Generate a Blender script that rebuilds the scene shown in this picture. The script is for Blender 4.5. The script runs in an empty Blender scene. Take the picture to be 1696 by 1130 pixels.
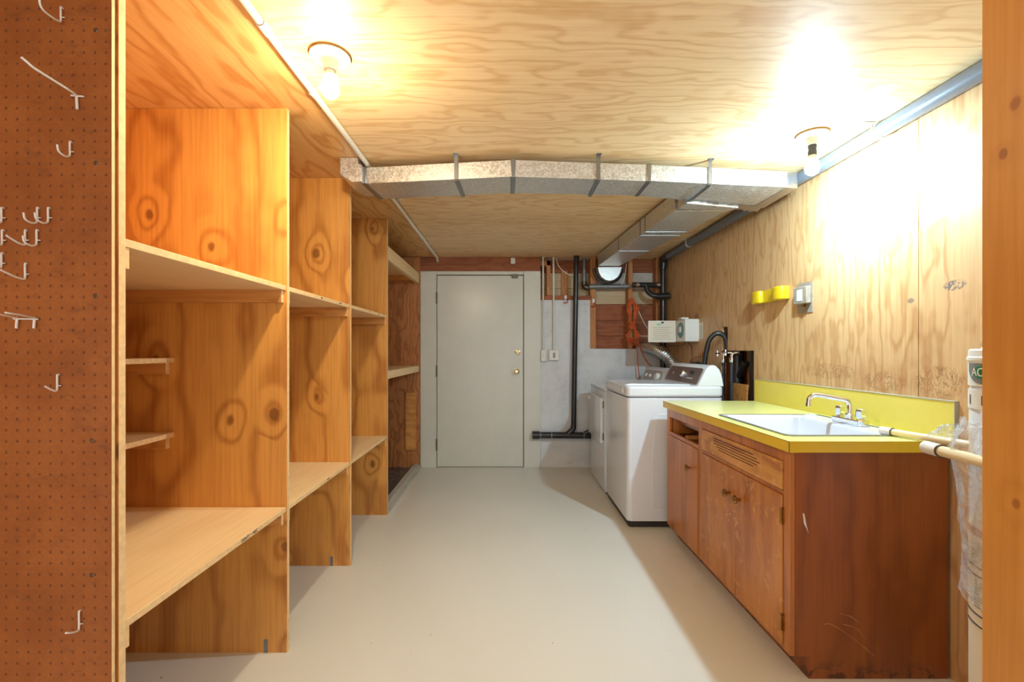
import bpy, bmesh, math, random
from mathutils import Vector, Matrix
random.seed(7)
PI = math.pi
S = bpy.context.scene
COL = S.collection

# ------------------------------------------------------------------ camera, world, exposure
CAMZ = 1.242
cam_d = bpy.data.cameras.new('camera')
cam = bpy.data.objects.new('camera', cam_d)
COL.objects.link(cam)
cam.location = (0, 0, CAMZ)
cam.rotation_euler = (PI/2, 0, 0)
cam_d.sensor_width = 36
cam_d.lens = 36*750/1696
cam_d.shift_x = 8/1696
cam_d.shift_y = 16/1696
cam_d.clip_start = 0.02
S.camera = cam

w = bpy.data.worlds.new('world')
S.world = w
w.use_nodes = True
w.node_tree.nodes['Background'].inputs[0].default_value = (0.94, 1.0, 1.0, 1)
w.node_tree.nodes['Background'].inputs[1].default_value = 1.6

S.view_settings.view_transform = 'Standard'
S.view_settings.look = 'None'
S.view_settings.exposure = 0.36
S.view_settings.gamma = 1.0
S.view_settings.use_curve_mapping = False
S.cycles.use_denoising = True
S.cycles.max_bounces = 10
S.cycles.diffuse_bounces = 6
S.cycles.sample_clamp_indirect = 6.0

WARM = (1.0, 0.84, 0.56)
COOL = (0.60, 0.86, 1.0)
WARM_E, COOL_E = 1100.0, 2650.0

# ------------------------------------------------------------------ materials
def sr(r, g, b):
    f = lambda c: (c/255/12.92) if c/255 <= 0.04045 else ((c/255+0.055)/1.055)**2.4
    return (f(r), f(g), f(b), 1)

class NT:
    def __init__(s, name):
        s.m = bpy.data.materials.new(name); s.m.use_nodes = True
        s.t = s.m.node_tree; s.b = s.t.nodes['Principled BSDF']
        s._tc = None
    def n(s, typ, **kw):
        nd = s.t.nodes.new(typ)
        for k, v in kw.items(): setattr(nd, k, v)
        return nd
    def l(s, a, b): s.t.links.new(a, b)
    def tc(s):
        if s._tc is None: s._tc = s.n('ShaderNodeTexCoord').outputs['Object']
        return s._tc
    def val(s, sock, v):
        if hasattr(v, 'is_linked'): s.l(v, sock)
        else: sock.default_value = v
    def math(s, op, a, b=0.0, clamp=False):
        nd = s.n('ShaderNodeMath', operation=op); nd.use_clamp = clamp
        s.val(nd.inputs[0], a); s.val(nd.inputs[1], b)
        return nd.outputs[0]
    def vmath(s, op, a, b):
        nd = s.n('ShaderNodeVectorMath', operation=op)
        s.val(nd.inputs[0], a); s.val(nd.inputs[1], b)
        return nd.outputs[0]
    def mapr(s, v, a, b, c=0.0, d=1.0, smooth=True):
        nd = s.n('ShaderNodeMapRange'); nd.interpolation_type = 'SMOOTHSTEP' if smooth else 'LINEAR'
        s.val(nd.inputs[0], v)
        for i, x in enumerate((a, b, c, d)): nd.inputs[i+1].default_value = x
        return nd.outputs[0]
    def noise(s, vec, scale, detail=2, rough=0.5, dist=0.0):
        nd = s.n('ShaderNodeTexNoise'); s.l(vec, nd.inputs['Vector'])
        nd.inputs['Scale'].default_value = scale; nd.inputs['Detail'].default_value = detail
        nd.inputs['Roughness'].default_value = rough; nd.inputs['Distortion'].default_value = dist
        return nd.outputs['Fac']
    def mix(s, f, a, b):
        nd = s.n('ShaderNodeMix', data_type='RGBA')
        s.val(nd.inputs[0], f); s.val(nd.inputs[6], a); s.val(nd.inputs[7], b)
        return nd.outputs[2]
    def sep(s, v):
        nd = s.n('ShaderNodeSeparateXYZ'); s.l(v, nd.inputs[0]); return nd.outputs
    def bump(s, h, strength, dist=0.01):
        nd = s.n('ShaderNodeBump'); nd.inputs['Strength'].default_value = strength
        nd.inputs['Distance'].default_value = dist
        s.l(h, nd.inputs['Height']); s.l(nd.outputs[0], s.b.inputs['Normal'])
    def set(s, rough=None, metal=None, coat=None, coat_rough=0.2, spec=None):
        if rough is not None: s.val(s.b.inputs['Roughness'], rough)
        if metal is not None: s.b.inputs['Metallic'].default_value = metal
        if coat is not None:
            s.b.inputs['Coat Weight'].default_value = coat
            s.b.inputs['Coat Roughness'].default_value = coat_rough
        if spec is not None: s.b.inputs['Specular IOR Level'].default_value = spec

def plain(name, col, rough=0.5, metal=0.0, coat=0.0, mottle=0.0, scale=12, bump=0.0):
    g = NT(name)
    if mottle > 0 or bump > 0:
        n = g.noise(g.tc(), scale, 4, 0.6)
    if mottle > 0:
        d = tuple(c*(1-mottle) for c in col[:3])+(1,)
        g.l(g.mix(g.mapr(n, 0.3, 0.7), d, col), g.b.inputs['Base Color'])
    else:
        g.b.inputs['Base Color'].default_value = col
    if bump > 0: g.bump(n, bump)
    g.set(rough=rough, metal=metal, coat=coat)
    return g.m

def wood(name, light, dark, grain='z', freq=9.0, lines=0.45, knots=0.0, rough=0.42, coat=0.0,
         stretch=7.0, scale=1.0, seed=0.0, plane='y', sharp=2.2, det=2, wear=None, extra=None, knot_col=None, bumps=0.06):
    """plywood face: wavy rotary-cut contour figure, fine fibre, optional knots"""
    g = NT(name)
    oi = g.n('ShaderNodeObjectInfo')
    off = g.n('ShaderNodeCombineXYZ')
    r10 = g.math('ADD', g.math('MULTIPLY', oi.outputs['Random'], 23.0), seed)
    for i in range(3): g.l(r10, off.inputs[i])
    p = g.vmath('ADD', g.tc(), off.outputs[0])
    if plane:
        m = {'x': (0, 1, 1), 'y': (1, 0, 1), 'z': (1, 1, 0)}[plane]
        p2 = g.vmath('MULTIPLY', g.tc(), m)
        p2 = g.vmath('ADD', p2, off.outputs[0])
    else: p2 = p
    a = 'xyz'.index(grain)
    sc = [1.0]*3; sc[a] = 1.0/stretch
    pg = g.vmath('MULTIPLY', p, tuple(sc))
    warp = g.noise(p, 2.2*scale, 2, 0.5)
    n = g.noise(pg, 2.6*scale, det, 0.45)
    n = g.math('ADD', n, g.math('MULTIPLY', warp, 0.25))
    kmask = None
    if knots > 0:
        v = g.n('ShaderNodeTexVoronoi'); v.feature = 'F1'
        ks = [1.0]*3; ks[a] = 0.72
        v.voronoi_dimensions = '2D'
        kc = g.sep(g.vmath('MULTIPLY', p2, tuple(ks)))
        cb = g.n('ShaderNodeCombineXYZ')
        ax = [i for i in range(3) if i != 'xyz'.index(plane)]
        g.l(kc[ax[0]], cb.inputs[0]); g.l(kc[ax[1]], cb.inputs[1])
        g.l(cb.outputs[0], v.inputs['Vector']); v.inputs['Scale'].default_value = 3.4*scale
        pick = g.math('GREATER_THAN', g.sep(v.outputs['Color'])[0], 1-knots)
        d = g.math('ADD', v.outputs['Distance'], g.math('MULTIPLY', g.math('SUBTRACT', g.noise(p, 7, 3), 0.5), 0.16))
        bulge = g.math('MULTIPLY', g.mapr(d, 0.0, 0.42, 1.0, 0.0), pick)
        n = g.math('ADD', n, g.math('MULTIPLY', bulge, 0.24))
        kd = g.math('ADD', d, g.math('MULTIPLY', g.noise(p, 40, 2), 0.03))
        kmask = g.math('MULTIPLY', g.mapr(kd, 0.055, 0.105, 1.0, 0.0), pick)
    ph = g.math('MULTIPLY', n, freq*6.283)
    s = g.math('ADD', g.math('MULTIPLY', g.math('SINE', ph), 0.5), 0.5)
    s = g.math('POWER', s, sharp)
    fs = [90.0]*3; fs[a] = 3.0
    fib = g.noise(g.vmath('MULTIPLY', p, tuple(fs)), 1.0, 3, 0.6)
    blotch = g.noise(pg, 1.3, 3, 0.6)
    f = g.math('MULTIPLY', s, lines)
    f = g.math('ADD', f, g.mapr(fib, 0.35, 0.75, 0.0, 0.28))
    f = g.math('ADD', f, g.mapr(blotch, 0.35, 0.7, 0.0, 0.30), clamp=True)
    c = g.mix(f, light, dark)
    if kmask is not None:
        c = g.mix(g.math('MULTIPLY', kmask, 0.75), c, knot_col or tuple(x*0.35 for x in dark[:3])+(1,))
    if wear:
        wn = g.noise(p, wear[1], 5, 0.7)
        c = g.mix(g.mapr(wn, wear[2], wear[2]+0.08, 0, wear[3]), c, wear[0])
    if extra: c = extra(g, c)
    g.l(c, g.b.inputs['Base Color'])
    g.set(rough=rough, coat=coat, coat_rough=0.25)
    if bumps: g.bump(fib, bumps, 0.003)
    return g.m

def ellipse_mask(g, u, v, cu, cv, ru, rv, soft=0.5):
    a = g.math('DIVIDE', g.math('SUBTRACT', u, cu), ru)
    b = g.math('DIVIDE', g.math('SUBTRACT', v, cv), rv)
    d = g.math('ADD', g.math('MULTIPLY', a, a), g.math('MULTIPLY', b, b))
    return g.mapr(d, 1-soft, 1.0, 1.0, 0.0)

def wall_marks(g, c):
    x, y, z = g.sep(g.tc())
    pv = g.vmath('MULTIPLY', g.tc(), (0, 3.0, 1.1))
    n = g.noise(pv, 9.0, 5, 0.75, 1.6)
    line = g.mapr(g.math('ABSOLUTE', g.math('SUBTRACT', n, 0.5)), 0.0, 0.028, 1.0, 0.0)
    zone = g.math('ADD', g.math('ADD', ellipse_mask(g, y, z, 2.37, 1.135, 0.22, 0.045), ellipse_mask(g, y, z, 2.02, 1.105, 0.13, 0.05)),
                  ellipse_mask(g, y, z, 1.76, 1.12, 0.12, 0.07), clamp=True)
    c = g.mix(g.math('MULTIPLY', g.math('MULTIPLY', line, zone), 0.9), c, sr(96, 44, 12))
    n3 = g.noise(pv, 3.0, 4, 0.7, 1.0)
    c = g.mix(g.math('MULTIPLY', g.math('MULTIPLY', g.mapr(n3, 0.45, 0.62), ellipse_mask(g, y, z, 2.0, 1.06, 0.6, 0.16, 0.9)), 0.35), c, sr(168, 104, 50))
    n2 = g.noise(g.tc(), 70, 4, 0.7, 1.0)
    c = g.mix(g.math('MULTIPLY', ellipse_mask(g, y, z, 1.70, 1.488, 0.05, 0.022), g.mapr(n2, 0.42, 0.55, 0, 0.8)), c, sr(70, 76, 90))
    c = g.mix(g.math('MULTIPLY', ellipse_mask(g, y, z, 1.885, 1.45, 0.018, 0.012), 0.6), c, sr(80, 76, 84))
    c = g.mix(g.math('MULTIPLY', ellipse_mask(g, y, z, 4.0, 1.53, 0.06, 0.05), g.mapr(n2, 0.5, 0.56, 0, 0.8)), c, sr(70, 44, 24))
    return c

def door_marks(g, c):
    x, y, z = g.sep(g.tc())
    n2 = g.noise(g.tc(), 60, 4, 0.7, 0.6)
    c = g.mix(g.math('MULTIPLY', ellipse_mask(g, y, z, -0.25, 0.455, 0.12, 0.07, 0.9), g.mapr(n2, 0.60, 0.63)), c, sr(235, 225, 210))
    n3 = g.noise(g.vmath('MULTIPLY', g.tc(), (1, 1, 1)), 16, 5, 0.75, 0.4)
    n5 = g.noise(g.vmath('MULTIPLY', g.tc(), (1, 1, 0.4)), 5, 4, 0.7, 0.6)
    c = g.mix(g.mapr(n5, 0.5, 0.68, 0, 0.5), c, sr(150, 76, 30))
    return g.mix(g.mapr(n3, 0.54, 0.66, 0, 0.55), c, sr(222, 164, 92))

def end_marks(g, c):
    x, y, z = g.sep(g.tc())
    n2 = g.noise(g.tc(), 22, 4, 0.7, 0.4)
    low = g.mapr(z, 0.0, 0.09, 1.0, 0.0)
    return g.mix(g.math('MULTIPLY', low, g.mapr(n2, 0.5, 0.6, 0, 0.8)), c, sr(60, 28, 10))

M = {}
M['knotty'] = wood('knotty_plywood', sr(230, 168, 86), sr(168, 100, 38), 'z', 6.0, 0.50, knots=0.45, sharp=3.0, scale=1.15, coat=0.35, rough=0.45, knot_col=sr(112, 58, 18))
M['ply_edge'] = plain('plywood_edge', sr(236, 200, 148), 0.75, mottle=0.18, scale=60)
M['shelf_face'] = wood('shelf_plywood', sr(242, 214, 168), sr(216, 176, 122), 'y', 6.0, 0.16, rough=0.6, plane='z')
M['cleat'] = wood('cleat_wood', sr(222, 160, 88), sr(170, 106, 46), 'x', 10.0, 0.35, rough=0.6, stretch=10, scale=2.0)
M['ceiling'] = wood('ceiling_plywood', sr(238, 212, 168), sr(206, 160, 102), 'x', 11.0, 0.45, rough=0.5, coat=0.08, stretch=8, scale=2.0, sharp=3.0, det=4, plane='z', seed=3)
M['ceiling_side'] = wood('ceiling_plywood_side', sr(230, 192, 132), sr(194, 138, 78), 'y', 9.0, 0.55, rough=0.4, coat=0.2, stretch=5, scale=1.8, sharp=3.0, plane='z', seed=8)
M['wall_ply'] = wood('wall_plywood', sr(216, 178, 130), sr(176, 126, 78), 'z', 9.0, 0.45, scale=2.2, sharp=3.0, det=3.5, rough=0.48, coat=0.06, stretch=8, plane='x', seed=5, extra=wall_marks)
M['jamb_ply'] = wood('jamb_plywood', sr(208, 146, 66), sr(172, 108, 36), 'z', 3.0, 0.20, knots=0.3, rough=0.5, stretch=3, scale=3.0, plane='x', knot_col=sr(140, 74, 22))
M['dark_ply'] = wood('alcove_plywood', sr(196, 132, 80), sr(144, 86, 42), 'z', 9.0, 0.5, scale=2.5, rough=0.5, stretch=5)
M['stud'] = wood('stud_wood', sr(200, 138, 84), sr(150, 92, 48), 'z', 12.0, 0.35, rough=0.7, stretch=14, scale=3)
M['board'] = wood('rough_board', sr(166, 100, 66), sr(112, 58, 36), 'x', 9.0, 0.35, rough=0.8, stretch=12, scale=2)
M['cab'] = wood('cabinet_stain', sr(198, 124, 60), sr(140, 76, 30), 'z', 7.0, 0.34, rough=0.36, coat=0.3, stretch=9, scale=1.3)
M['cab_door'] = wood('cabinet_door_stain', sr(212, 140, 66), sr(150, 84, 34), 'z', 7.0, 0.34, rough=0.36, coat=0.3, stretch=9, scale=1.3, extra=door_marks)
M['cab_false'] = wood('cabinet_false_front', sr(220, 160, 82), sr(170, 104, 44), 'y', 6.0, 0.55, rough=0.38, coat=0.3, stretch=6, scale=1.6, wear=(sr(226, 172, 108), 18, 0.56, 0.5))
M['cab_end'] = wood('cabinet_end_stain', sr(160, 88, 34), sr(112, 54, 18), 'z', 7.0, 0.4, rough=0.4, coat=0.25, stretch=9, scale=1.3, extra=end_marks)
M['dark_gap'] = plain('dark_gap', sr(52, 30, 18), 0.9)
M['white_ply'] = plain('whitewashed_board', sr(206, 200, 190), 0.7, mottle=0.25, scale=8)
M['cream_board'] = wood('cream_board', sr(214, 196, 164), sr(182, 150, 112), 'x', 6.0, 0.2, rough=0.8, stretch=8)
M['chrome'] = plain('chrome', (0.82, 0.83, 0.85, 1), 0.12, 1.0)
M['brass'] = plain('aged_brass', sr(176, 132, 70), 0.28, 1.0, mottle=0.35, scale=60)
M['pale_brass'] = plain('worn_pale_brass', sr(206, 188, 146), 0.22, 1.0, mottle=0.2, scale=60)
M['steel'] = plain('dull_steel', sr(120, 112, 100), 0.4, 1.0, mottle=0.3, scale=40)
M['black'] = plain('black_plastic_pipe', sr(38, 36, 38), 0.35, coat=0.2)
M['grey_pipe'] = plain('painted_grey_pipe', sr(104, 110, 122), 0.34, coat=0.2, mottle=0.08, scale=80)
M['old_pipe'] = plain('old_galvanised_pipe', sr(140, 142, 144), 0.5, 0.5, mottle=0.25, scale=30)
M['white_enamel'] = plain('white_enamel', sr(224, 229, 238), 0.22, coat=0.5)
M['white_plastic'] = plain('white_plastic', sr(228, 226, 220), 0.45)
M['white_paint'] = plain('white_conduit_paint', sr(222, 218, 206), 0.4, mottle=0.06, scale=40)
M['cream_tube'] = plain('cream_tube', sr(232, 214, 176), 0.35, coat=0.2)
M['porcelain'] = plain('sink_enamel', sr(206, 208, 216), 0.22, coat=0.4)
M['yellow_top'] = plain('yellow_laminate', sr(220, 217, 138), 0.30, coat=0.25, mottle=0.03, scale=20)
M['yellow_splash'] = plain('yellow_laminate_splash', sr(224, 206, 92), 0.42, mottle=0.03, scale=20)
M['yellow_edge'] = plain('yellow_laminate_edge', sr(226, 190, 44), 0.4)
M['yellow_plastic'] = plain('yellow_plastic', sr(218, 184, 26), 0.35, coat=0.2)
M['door_paint'] = plain('door_paint', sr(214, 214, 206), 0.30, coat=0.15, mottle=0.05, scale=5, bump=0.03)
M['orange_cord'] = plain('orange_cord', sr(206, 92, 40), 0.5)
M['panel_brown'] = plain('console_brown', sr(96, 82, 80), 0.3, coat=0.4)
M['panel_grey'] = plain('console_grey', sr(150, 138, 132), 0.35, coat=0.3)
M['black_base'] = plain('black_base', sr(44, 38, 34), 0.5)
M['paper'] = plain('paper', sr(226, 216, 196), 0.8)
M['ink'] = plain('ink', sr(70, 72, 80), 0.8)
M['green'] = plain('green_print', sr(34, 122, 84), 0.5)
M['pale_green'] = plain('pale_green_print', sr(150, 204, 178), 0.5)
M['teal'] = plain('teal_dial', sr(80, 130, 134), 0.35)
M['shield_grey'] = plain('shield_grey', sr(120, 124, 126), 0.5)
M['red'] = plain('red_print', sr(170, 50, 34), 0.5)
M['copper'] = plain('copper', sr(184, 104, 70), 0.35, 1.0, mottle=0.3, scale=30)
M['rubber'] = plain('rubber_hose', sr(60, 58, 64), 0.4)
M['curb'] = plain('painted_curb', sr(186, 182, 172), 0.6, mottle=0.08, scale=9)
M['alcove_floor'] = plain('alcove_floor_paint', sr(92, 92, 96), 0.25, mottle=0.2, scale=6)
M['tape'] = plain('foil_tape', sr(206, 206, 210), 0.28, 1.0, bump=0.6, scale=22)
M['galv_dark'] = plain('galvanised_joint', sr(150, 152, 156), 0.35, 1.0)
M['porcelain_fix'] = plain('lampholder_porcelain', sr(240, 232, 214), 0.3)
M['metal_trim'] = plain('pale_metal_trim', sr(176, 176, 158), 0.4)
M['bark'] = plain('dark_putty', sr(60, 60, 66), 0.6)

g = NT('galvanised_sheet')          # spangled zinc
v = g.n('ShaderNodeTexVoronoi'); g.l(g.tc(), v.inputs['Vector']); v.inputs['Scale'].default_value = 120
sp = g.sep(v.outputs['Color'])[0]
g.l(g.mix(sp, sr(196, 196, 194), sr(226, 226, 224)), g.b.inputs['Base Color'])
g.l(g.mapr(sp, 0, 1, 0.30, 0.52, False), g.b.inputs['Roughness'])
g.set(metal=0.8)
M['galv'] = g.m

g = NT('floor_paint')
n1 = g.noise(g.tc(), 1.2, 2, 0.5); n2 = g.noise(g.tc(), 26, 4, 0.7)
c = g.mix(g.mapr(n1, 0.1, 0.9, 0, 1, False), sr(226, 225, 219), sr(216, 214, 205))
x, y, z = g.sep(g.tc())
spk = g.mapr(g.noise(g.tc(), 34, 2, 0.5), 0.76, 0.78)
c = g.mix(g.math('MULTIPLY', spk, 0.6), c, sr(120, 100, 78))
nz = g.math('ADD', g.math('MULTIPLY', g.noise(g.tc(), 9, 5, 0.7, 0.5), 1.6), -0.8)
dd = g.math('MULTIPLY', ellipse_mask(g, x, y, 0.98, 2.66, 0.17, 0.42, 1.0), g.math('ADD', g.math('MULTIPLY', nz, 2.6), 0.8))
c = g.mix(g.mapr(dd, 0.46, 0.50, 0, 0.8), c, sr(226, 222, 218))
g.l(c, g.b.inputs['Base Color'])
g.l(g.mapr(n1, 0.1, 0.9, 0.26, 0.36, False), g.b.inputs['Roughness'])
g.bump(n2, 0.04, 0.003)
M['floor'] = g.m

g = NT('painted_concrete')
n1 = g.noise(g.tc(), 3, 6, 0.65); n2 = g.noise(g.vmath('MULTIPLY', g.tc(), (1, 1, 3.5)), 7, 6, 0.75)
c = g.mix(g.mapr(n1, 0.3, 0.7), sr(224, 226, 230), sr(206, 208, 212))
crk = g.mapr(g.math('ABSOLUTE', g.math('SUBTRACT', n2, 0.5)), 0, 0.012, 1, 0)
c = g.mix(g.math('MULTIPLY', g.math('MULTIPLY', crk, g.mapr(n1, 0.5, 0.62)), 0.5), c, sr(110, 100, 92))
spk = g.mapr(g.noise(g.tc(), 40, 3, 0.6), 0.70, 0.74)
c = g.mix(g.math('MULTIPLY', spk, 0.6), c, sr(90, 78, 64))
g.l(c, g.b.inputs['Base Color']); g.set(rough=0.75); g.bump(n2, 0.35, 0.01)
M['concrete'] = g.m

g = NT('pegboard')                  # hole grid 25.4 mm
x, y, z = g.sep(g.tc())
PX0, PZ0, PS = -1.0952, 1.568, 0.0254
def fr(c, o): return g.math('SUBTRACT', g.math('FRACT', g.math('ADD', g.math('DIVIDE', g.math('SUBTRACT', c, o), PS), 100.5)), 0.5)
u, vv = fr(x, PX0), fr(z, PZ0)
d = g.math('SQRT', g.math('ADD', g.math('MULTIPLY', u, u), g.math('MULTIPLY', vv, vv)))
hole = g.mapr(d, 0.08, 0.15, 1.0, 0.0)
n1 = g.noise(g.vmath('MULTIPLY', g.tc(), (1, 1, 1.0)), 7, 5, 0.7)
n2 = g.noise(g.tc(), 160, 2, 0.6)
n4 = g.noise(g.vmath('MULTIPLY', g.tc(), (1.0, 1, 2.4)), 14, 4, 0.7)
c = g.mix(g.mapr(n1, 0.3, 0.72), sr(164, 94, 40), sr(142, 76, 28))
c = g.mix(g.mapr(n2, 0.3, 0.8, 0, 0.3), c, sr(116, 62, 28))
c = g.mix(g.mapr(n4, 0.56, 0.70, 0, 0.4), c, sr(100, 56, 32))
c = g.mix(g.math('MULTIPLY', hole, 0.7), c, sr(104, 54, 26))
g.l(c, g.b.inputs['Base Color']); g.set(rough=0.5)
g.bump(g.math('SUBTRACT', 1.0, hole), 0.6, 0.003)
M['pegboard'] = g.m

g = NT('clear_plastic_film')
n = g.noise(g.tc(), 18, 4, 0.6, 1.2)
tr = g.n('ShaderNodeBsdfTransparent'); mx = g.n('ShaderNodeMixShader')
g.b.inputs['Base Color'].default_value = sr(232, 234, 240); g.set(rough=0.22, coat=0.6)
g.bump(n, 0.8, 0.02)
g.val(mx.inputs[0], g.mapr(n, 0.3, 0.75, 0.25, 0.62)); g.l(tr.outputs[0], mx.inputs[1]); g.l(g.b.outputs[0], mx.inputs[2])
g.l(mx.outputs[0], g.t.nodes['Material Output'].inputs['Surface'])
M['film'] = g.m

def emis(name, col, e):
    m = bpy.data.materials.new(name); m.use_nodes = True
    b = m.node_tree.nodes['Principled BSDF']
    b.inputs['Base Color'].default_value = (0.9, 0.9, 0.88, 1)
    b.inputs['Emission Color'].default_value = (*col, 1)
    # LED bulbs throw most of their light away from the cap
    t = m.node_tree; gm = t.nodes.new('ShaderNodeNewGeometry'); sp_ = t.nodes.new('ShaderNodeSeparateXYZ'); mr = t.nodes.new('ShaderNodeMapRange')
    t.links.new(gm.outputs['Normal'], sp_.inputs[0]); t.links.new(sp_.outputs[2], mr.inputs[0])
    for i, q in enumerate((-0.5, 0.12, e, e*0.04)): mr.inputs[i+1].default_value = q
    t.links.new(mr.outputs[0], b.inputs['Emission Strength'])
    return m
M['bulb_warm'] = emis('warm_bulb_glass', WARM, WARM_E)
M['bulb_cool'] = emis('cool_bulb_glass', COOL, COOL_E)

# ------------------------------------------------------------------ mesh builder
class MB:
    def __init__(s): s.b = bmesh.new()
    def box(s, x0, x1, y0, y1, z0, z1, mats=None):
        vs = [s.b.verts.new((x, y, z)) for x in (x0, x1) for y in (y0, y1) for z in (z0, z1)]
        F = {'-x': (0, 1, 3, 2), '+x': (4, 6, 7, 5), '-y': (0, 4, 5, 1), '+y': (2, 3, 7, 6), '-z': (0, 2, 6, 4), '+z': (1, 5, 7, 3)}
        for k, f in F.items():
            fc = s.b.faces.new([vs[i] for i in f])
            if mats and k in mats: fc.material_index = mats[k]
        return s
    def obox(s, c, size, rot):        # oriented box: rot = Matrix 3x3
        h = Vector(size)/2
        vs = []
        for x in (-1, 1):
            for y in (-1, 1):
                for z in (-1, 1):
                    vs.append(s.b.verts.new(Vector(c)+rot @ Vector((x*h.x, y*h.y, z*h.z))))
        for f in ((0, 1, 3, 2), (4, 6, 7, 5), (0, 4, 5, 1), (2, 3, 7, 6), (0, 2, 6, 4), (1, 5, 7, 3)):
            s.b.faces.new([vs[i] for i in f])
        return s
    def prism(s, pts, lo, hi, axis):   # polygon extruded along axis; pts in the other two axes in xyz order
        def P(p, t):
            if axis == 'z': return (p[0], p[1], t)
            if axis == 'y': return (p[0], t, p[1])
            return (t, p[0], p[1])
        a = [s.b.verts.new(P(p, lo)) for p in pts]; b = [s.b.verts.new(P(p, hi)) for p in pts]
        n = len(pts)
        s.b.faces.new(a); s.b.faces.new(b[::-1])
        for i in range(n): s.b.faces.new((a[i], b[i], b[(i+1) % n], a[(i+1) % n]))
        return s
    def loft(s, rings, cap=True):
        R = [[s.b.verts.new(p) for p in r] for r in rings]
        for a, b in zip(R, R[1:]):
            n = len(a)
            for i in range(n): s.b.faces.new((a[i], a[(i+1) % n], b[(i+1) % n], b[i]))
        if cap: s.b.faces.new(R[0]); s.b.faces.new(R[-1][::-1])
        return s
    def tube(s, pts, r, n=12, smooth=0, cap=True):
        pts = [Vector(p) for p in pts]
        if smooth and len(pts) > 2:
            out = []
            P = [pts[0]*2-pts[1]] + pts + [pts[-1]*2-pts[-2]]
            for i in range(1, len(P)-2):
                for k in range(smooth):
                    t = k/smooth
                    a, b, c, d = P[i-1], P[i], P[i+1], P[i+2]
                    out.append(0.5*((2*b)+(c-a)*t+(2*a-5*b+4*c-d)*t*t+(3*b-a-3*c+d)*t**3))
            out.append(pts[-1]); pts = out
        rad = r if callable(r) else (lambda t: r)
        tan = []
        for i in range(len(pts)):
            a = pts[max(i-1, 0)]; b = pts[min(i+1, len(pts)-1)]
            tan.append((b-a).normalized())
        up = Vector((0, 0, 1)) if abs(tan[0].z) < 0.9 else Vector((1, 0, 0))
        nv = tan[0].cross(up).normalized()
        rings = []
        for i, p in enumerate(pts):
            if i:
                nv = (nv - tan[i]*nv.dot(tan[i])).normalized()
            bv = tan[i].cross(nv)
            rr = rad(i/(len(pts)-1))
            rings.append([p+(nv*math.cos(2*PI*k/n)+bv*math.sin(2*PI*k/n))*rr for k in range(n)])
        return s.loft(rings, cap)
    def lathe(s, prof, c=(0, 0, 0), n=28, axis='z'):   # prof: (radius, height)
        rings = []
        for r, h in prof:
            ring = []
            for k in range(n):
                a = 2*PI*k/n
                q = {'z': (r*math.cos(a), r*math.sin(a), h), 'x': (h, r*math.cos(a), r*math.sin(a)), 'y': (r*math.cos(a), h, r*math.sin(a))}[axis]
                ring.append((c[0]+q[0], c[1]+q[1], c[2]+q[2]))
            rings.append(ring)
        return s.loft(rings)

def build(name, mb, mats, parent=None, base=None, bev=0.0, seg=2, smooth=True, kind=None, label=None):
    """one mesh object; mesh coords given in world space"""
    b = Vector(base) if base is not None else (BASE.get(parent.name, Vector()) if parent else Vector())
    bmesh.ops.recalc_face_normals(mb.b, faces=mb.b.faces)
    if b.length > 0: bmesh.ops.translate(mb.b, verts=mb.b.verts, vec=-b)
    me = bpy.data.meshes.new(name); mb.b.to_mesh(me); mb.b.free()
    if not isinstance(mats, (list, tuple)): mats = [mats]
    for m in mats: me.materials.append(M[m] if isinstance(m, str) else m)
    if smooth:
        me.polygons.foreach_set('use_smooth', [True]*len(me.polygons))
        me.set_sharp_from_angle(angle=math.radians(38))
    o = bpy.data.objects.new(name, me); COL.objects.link(o)
    if parent: o.parent = parent
    else: o.location = b
    BASE[o.name] = b
    if bev > 0:
        md = o.modifiers.new('bevel', 'BEVEL'); md.width = bev; md.segments = seg; md.limit_method = 'ANGLE'; md.angle_limit = math.radians(40)
        md.harden_normals = False
    if kind: o['kind'] = kind
    if label: o['label'] = label
    return o
BASE = {}

def thing(name, label, cat, base, group=None, kind=None):
    o = bpy.data.objects.new(name, None); COL.objects.link(o)
    o.location = base; o.empty_display_size = 0.1
    BASE[o.name] = Vector(base)
    if label: o['label'] = label
    if cat: o['category'] = cat
    if group: o['group'] = group
    if kind: o['kind'] = kind
    return o

def tag(o, label, cat, group=None):
    o['label'] = label; o['category'] = cat
    if group: o['group'] = group
    return o

CEIL = 2.24
DW = 4.83          # door wall plane
WX = 1.68          # right wall plane
LX = -1.90         # left wall plane
Y0 = -1.6          # where the modelled room ends behind the camera

# ------------------------------------------------------------------ room shell
build('floor', MB().box(-2.0, 1.95, Y0, 5.1, -0.06, 0.0), 'floor', kind='structure', smooth=False)
c = MB()
for (a, b2) in ((Y0, -0.083), (-0.08, 2.357), (2.36, 4.95)):
    c.box(-0.748, 1.95, a, b2, CEIL, CEIL+0.02, {k: 0 for k in ('-z',)})
build('ceiling', c, 'ceiling', kind='structure', smooth=False)
c = MB()
for (a, b2) in ((Y0, 0.636), (0.639, 1.864), (1.867, 3.083), (3.086, 4.95)):
    c.box(-2.0, -0.751, a, b2, CEIL, CEIL+0.02)
ob = build('ceiling', c, 'ceiling_side', kind='structure', smooth=False)
build('ceiling', MB().box(-2.0, 1.95, Y0, 5.1, CEIL+0.02, CEIL+0.05), 'dark_gap', kind='structure', smooth=False)
build('wall_left', MB().box(LX-0.05, LX, Y0, 5.0, 0, CEIL), 'knotty', kind='structure', smooth=False)

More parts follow.
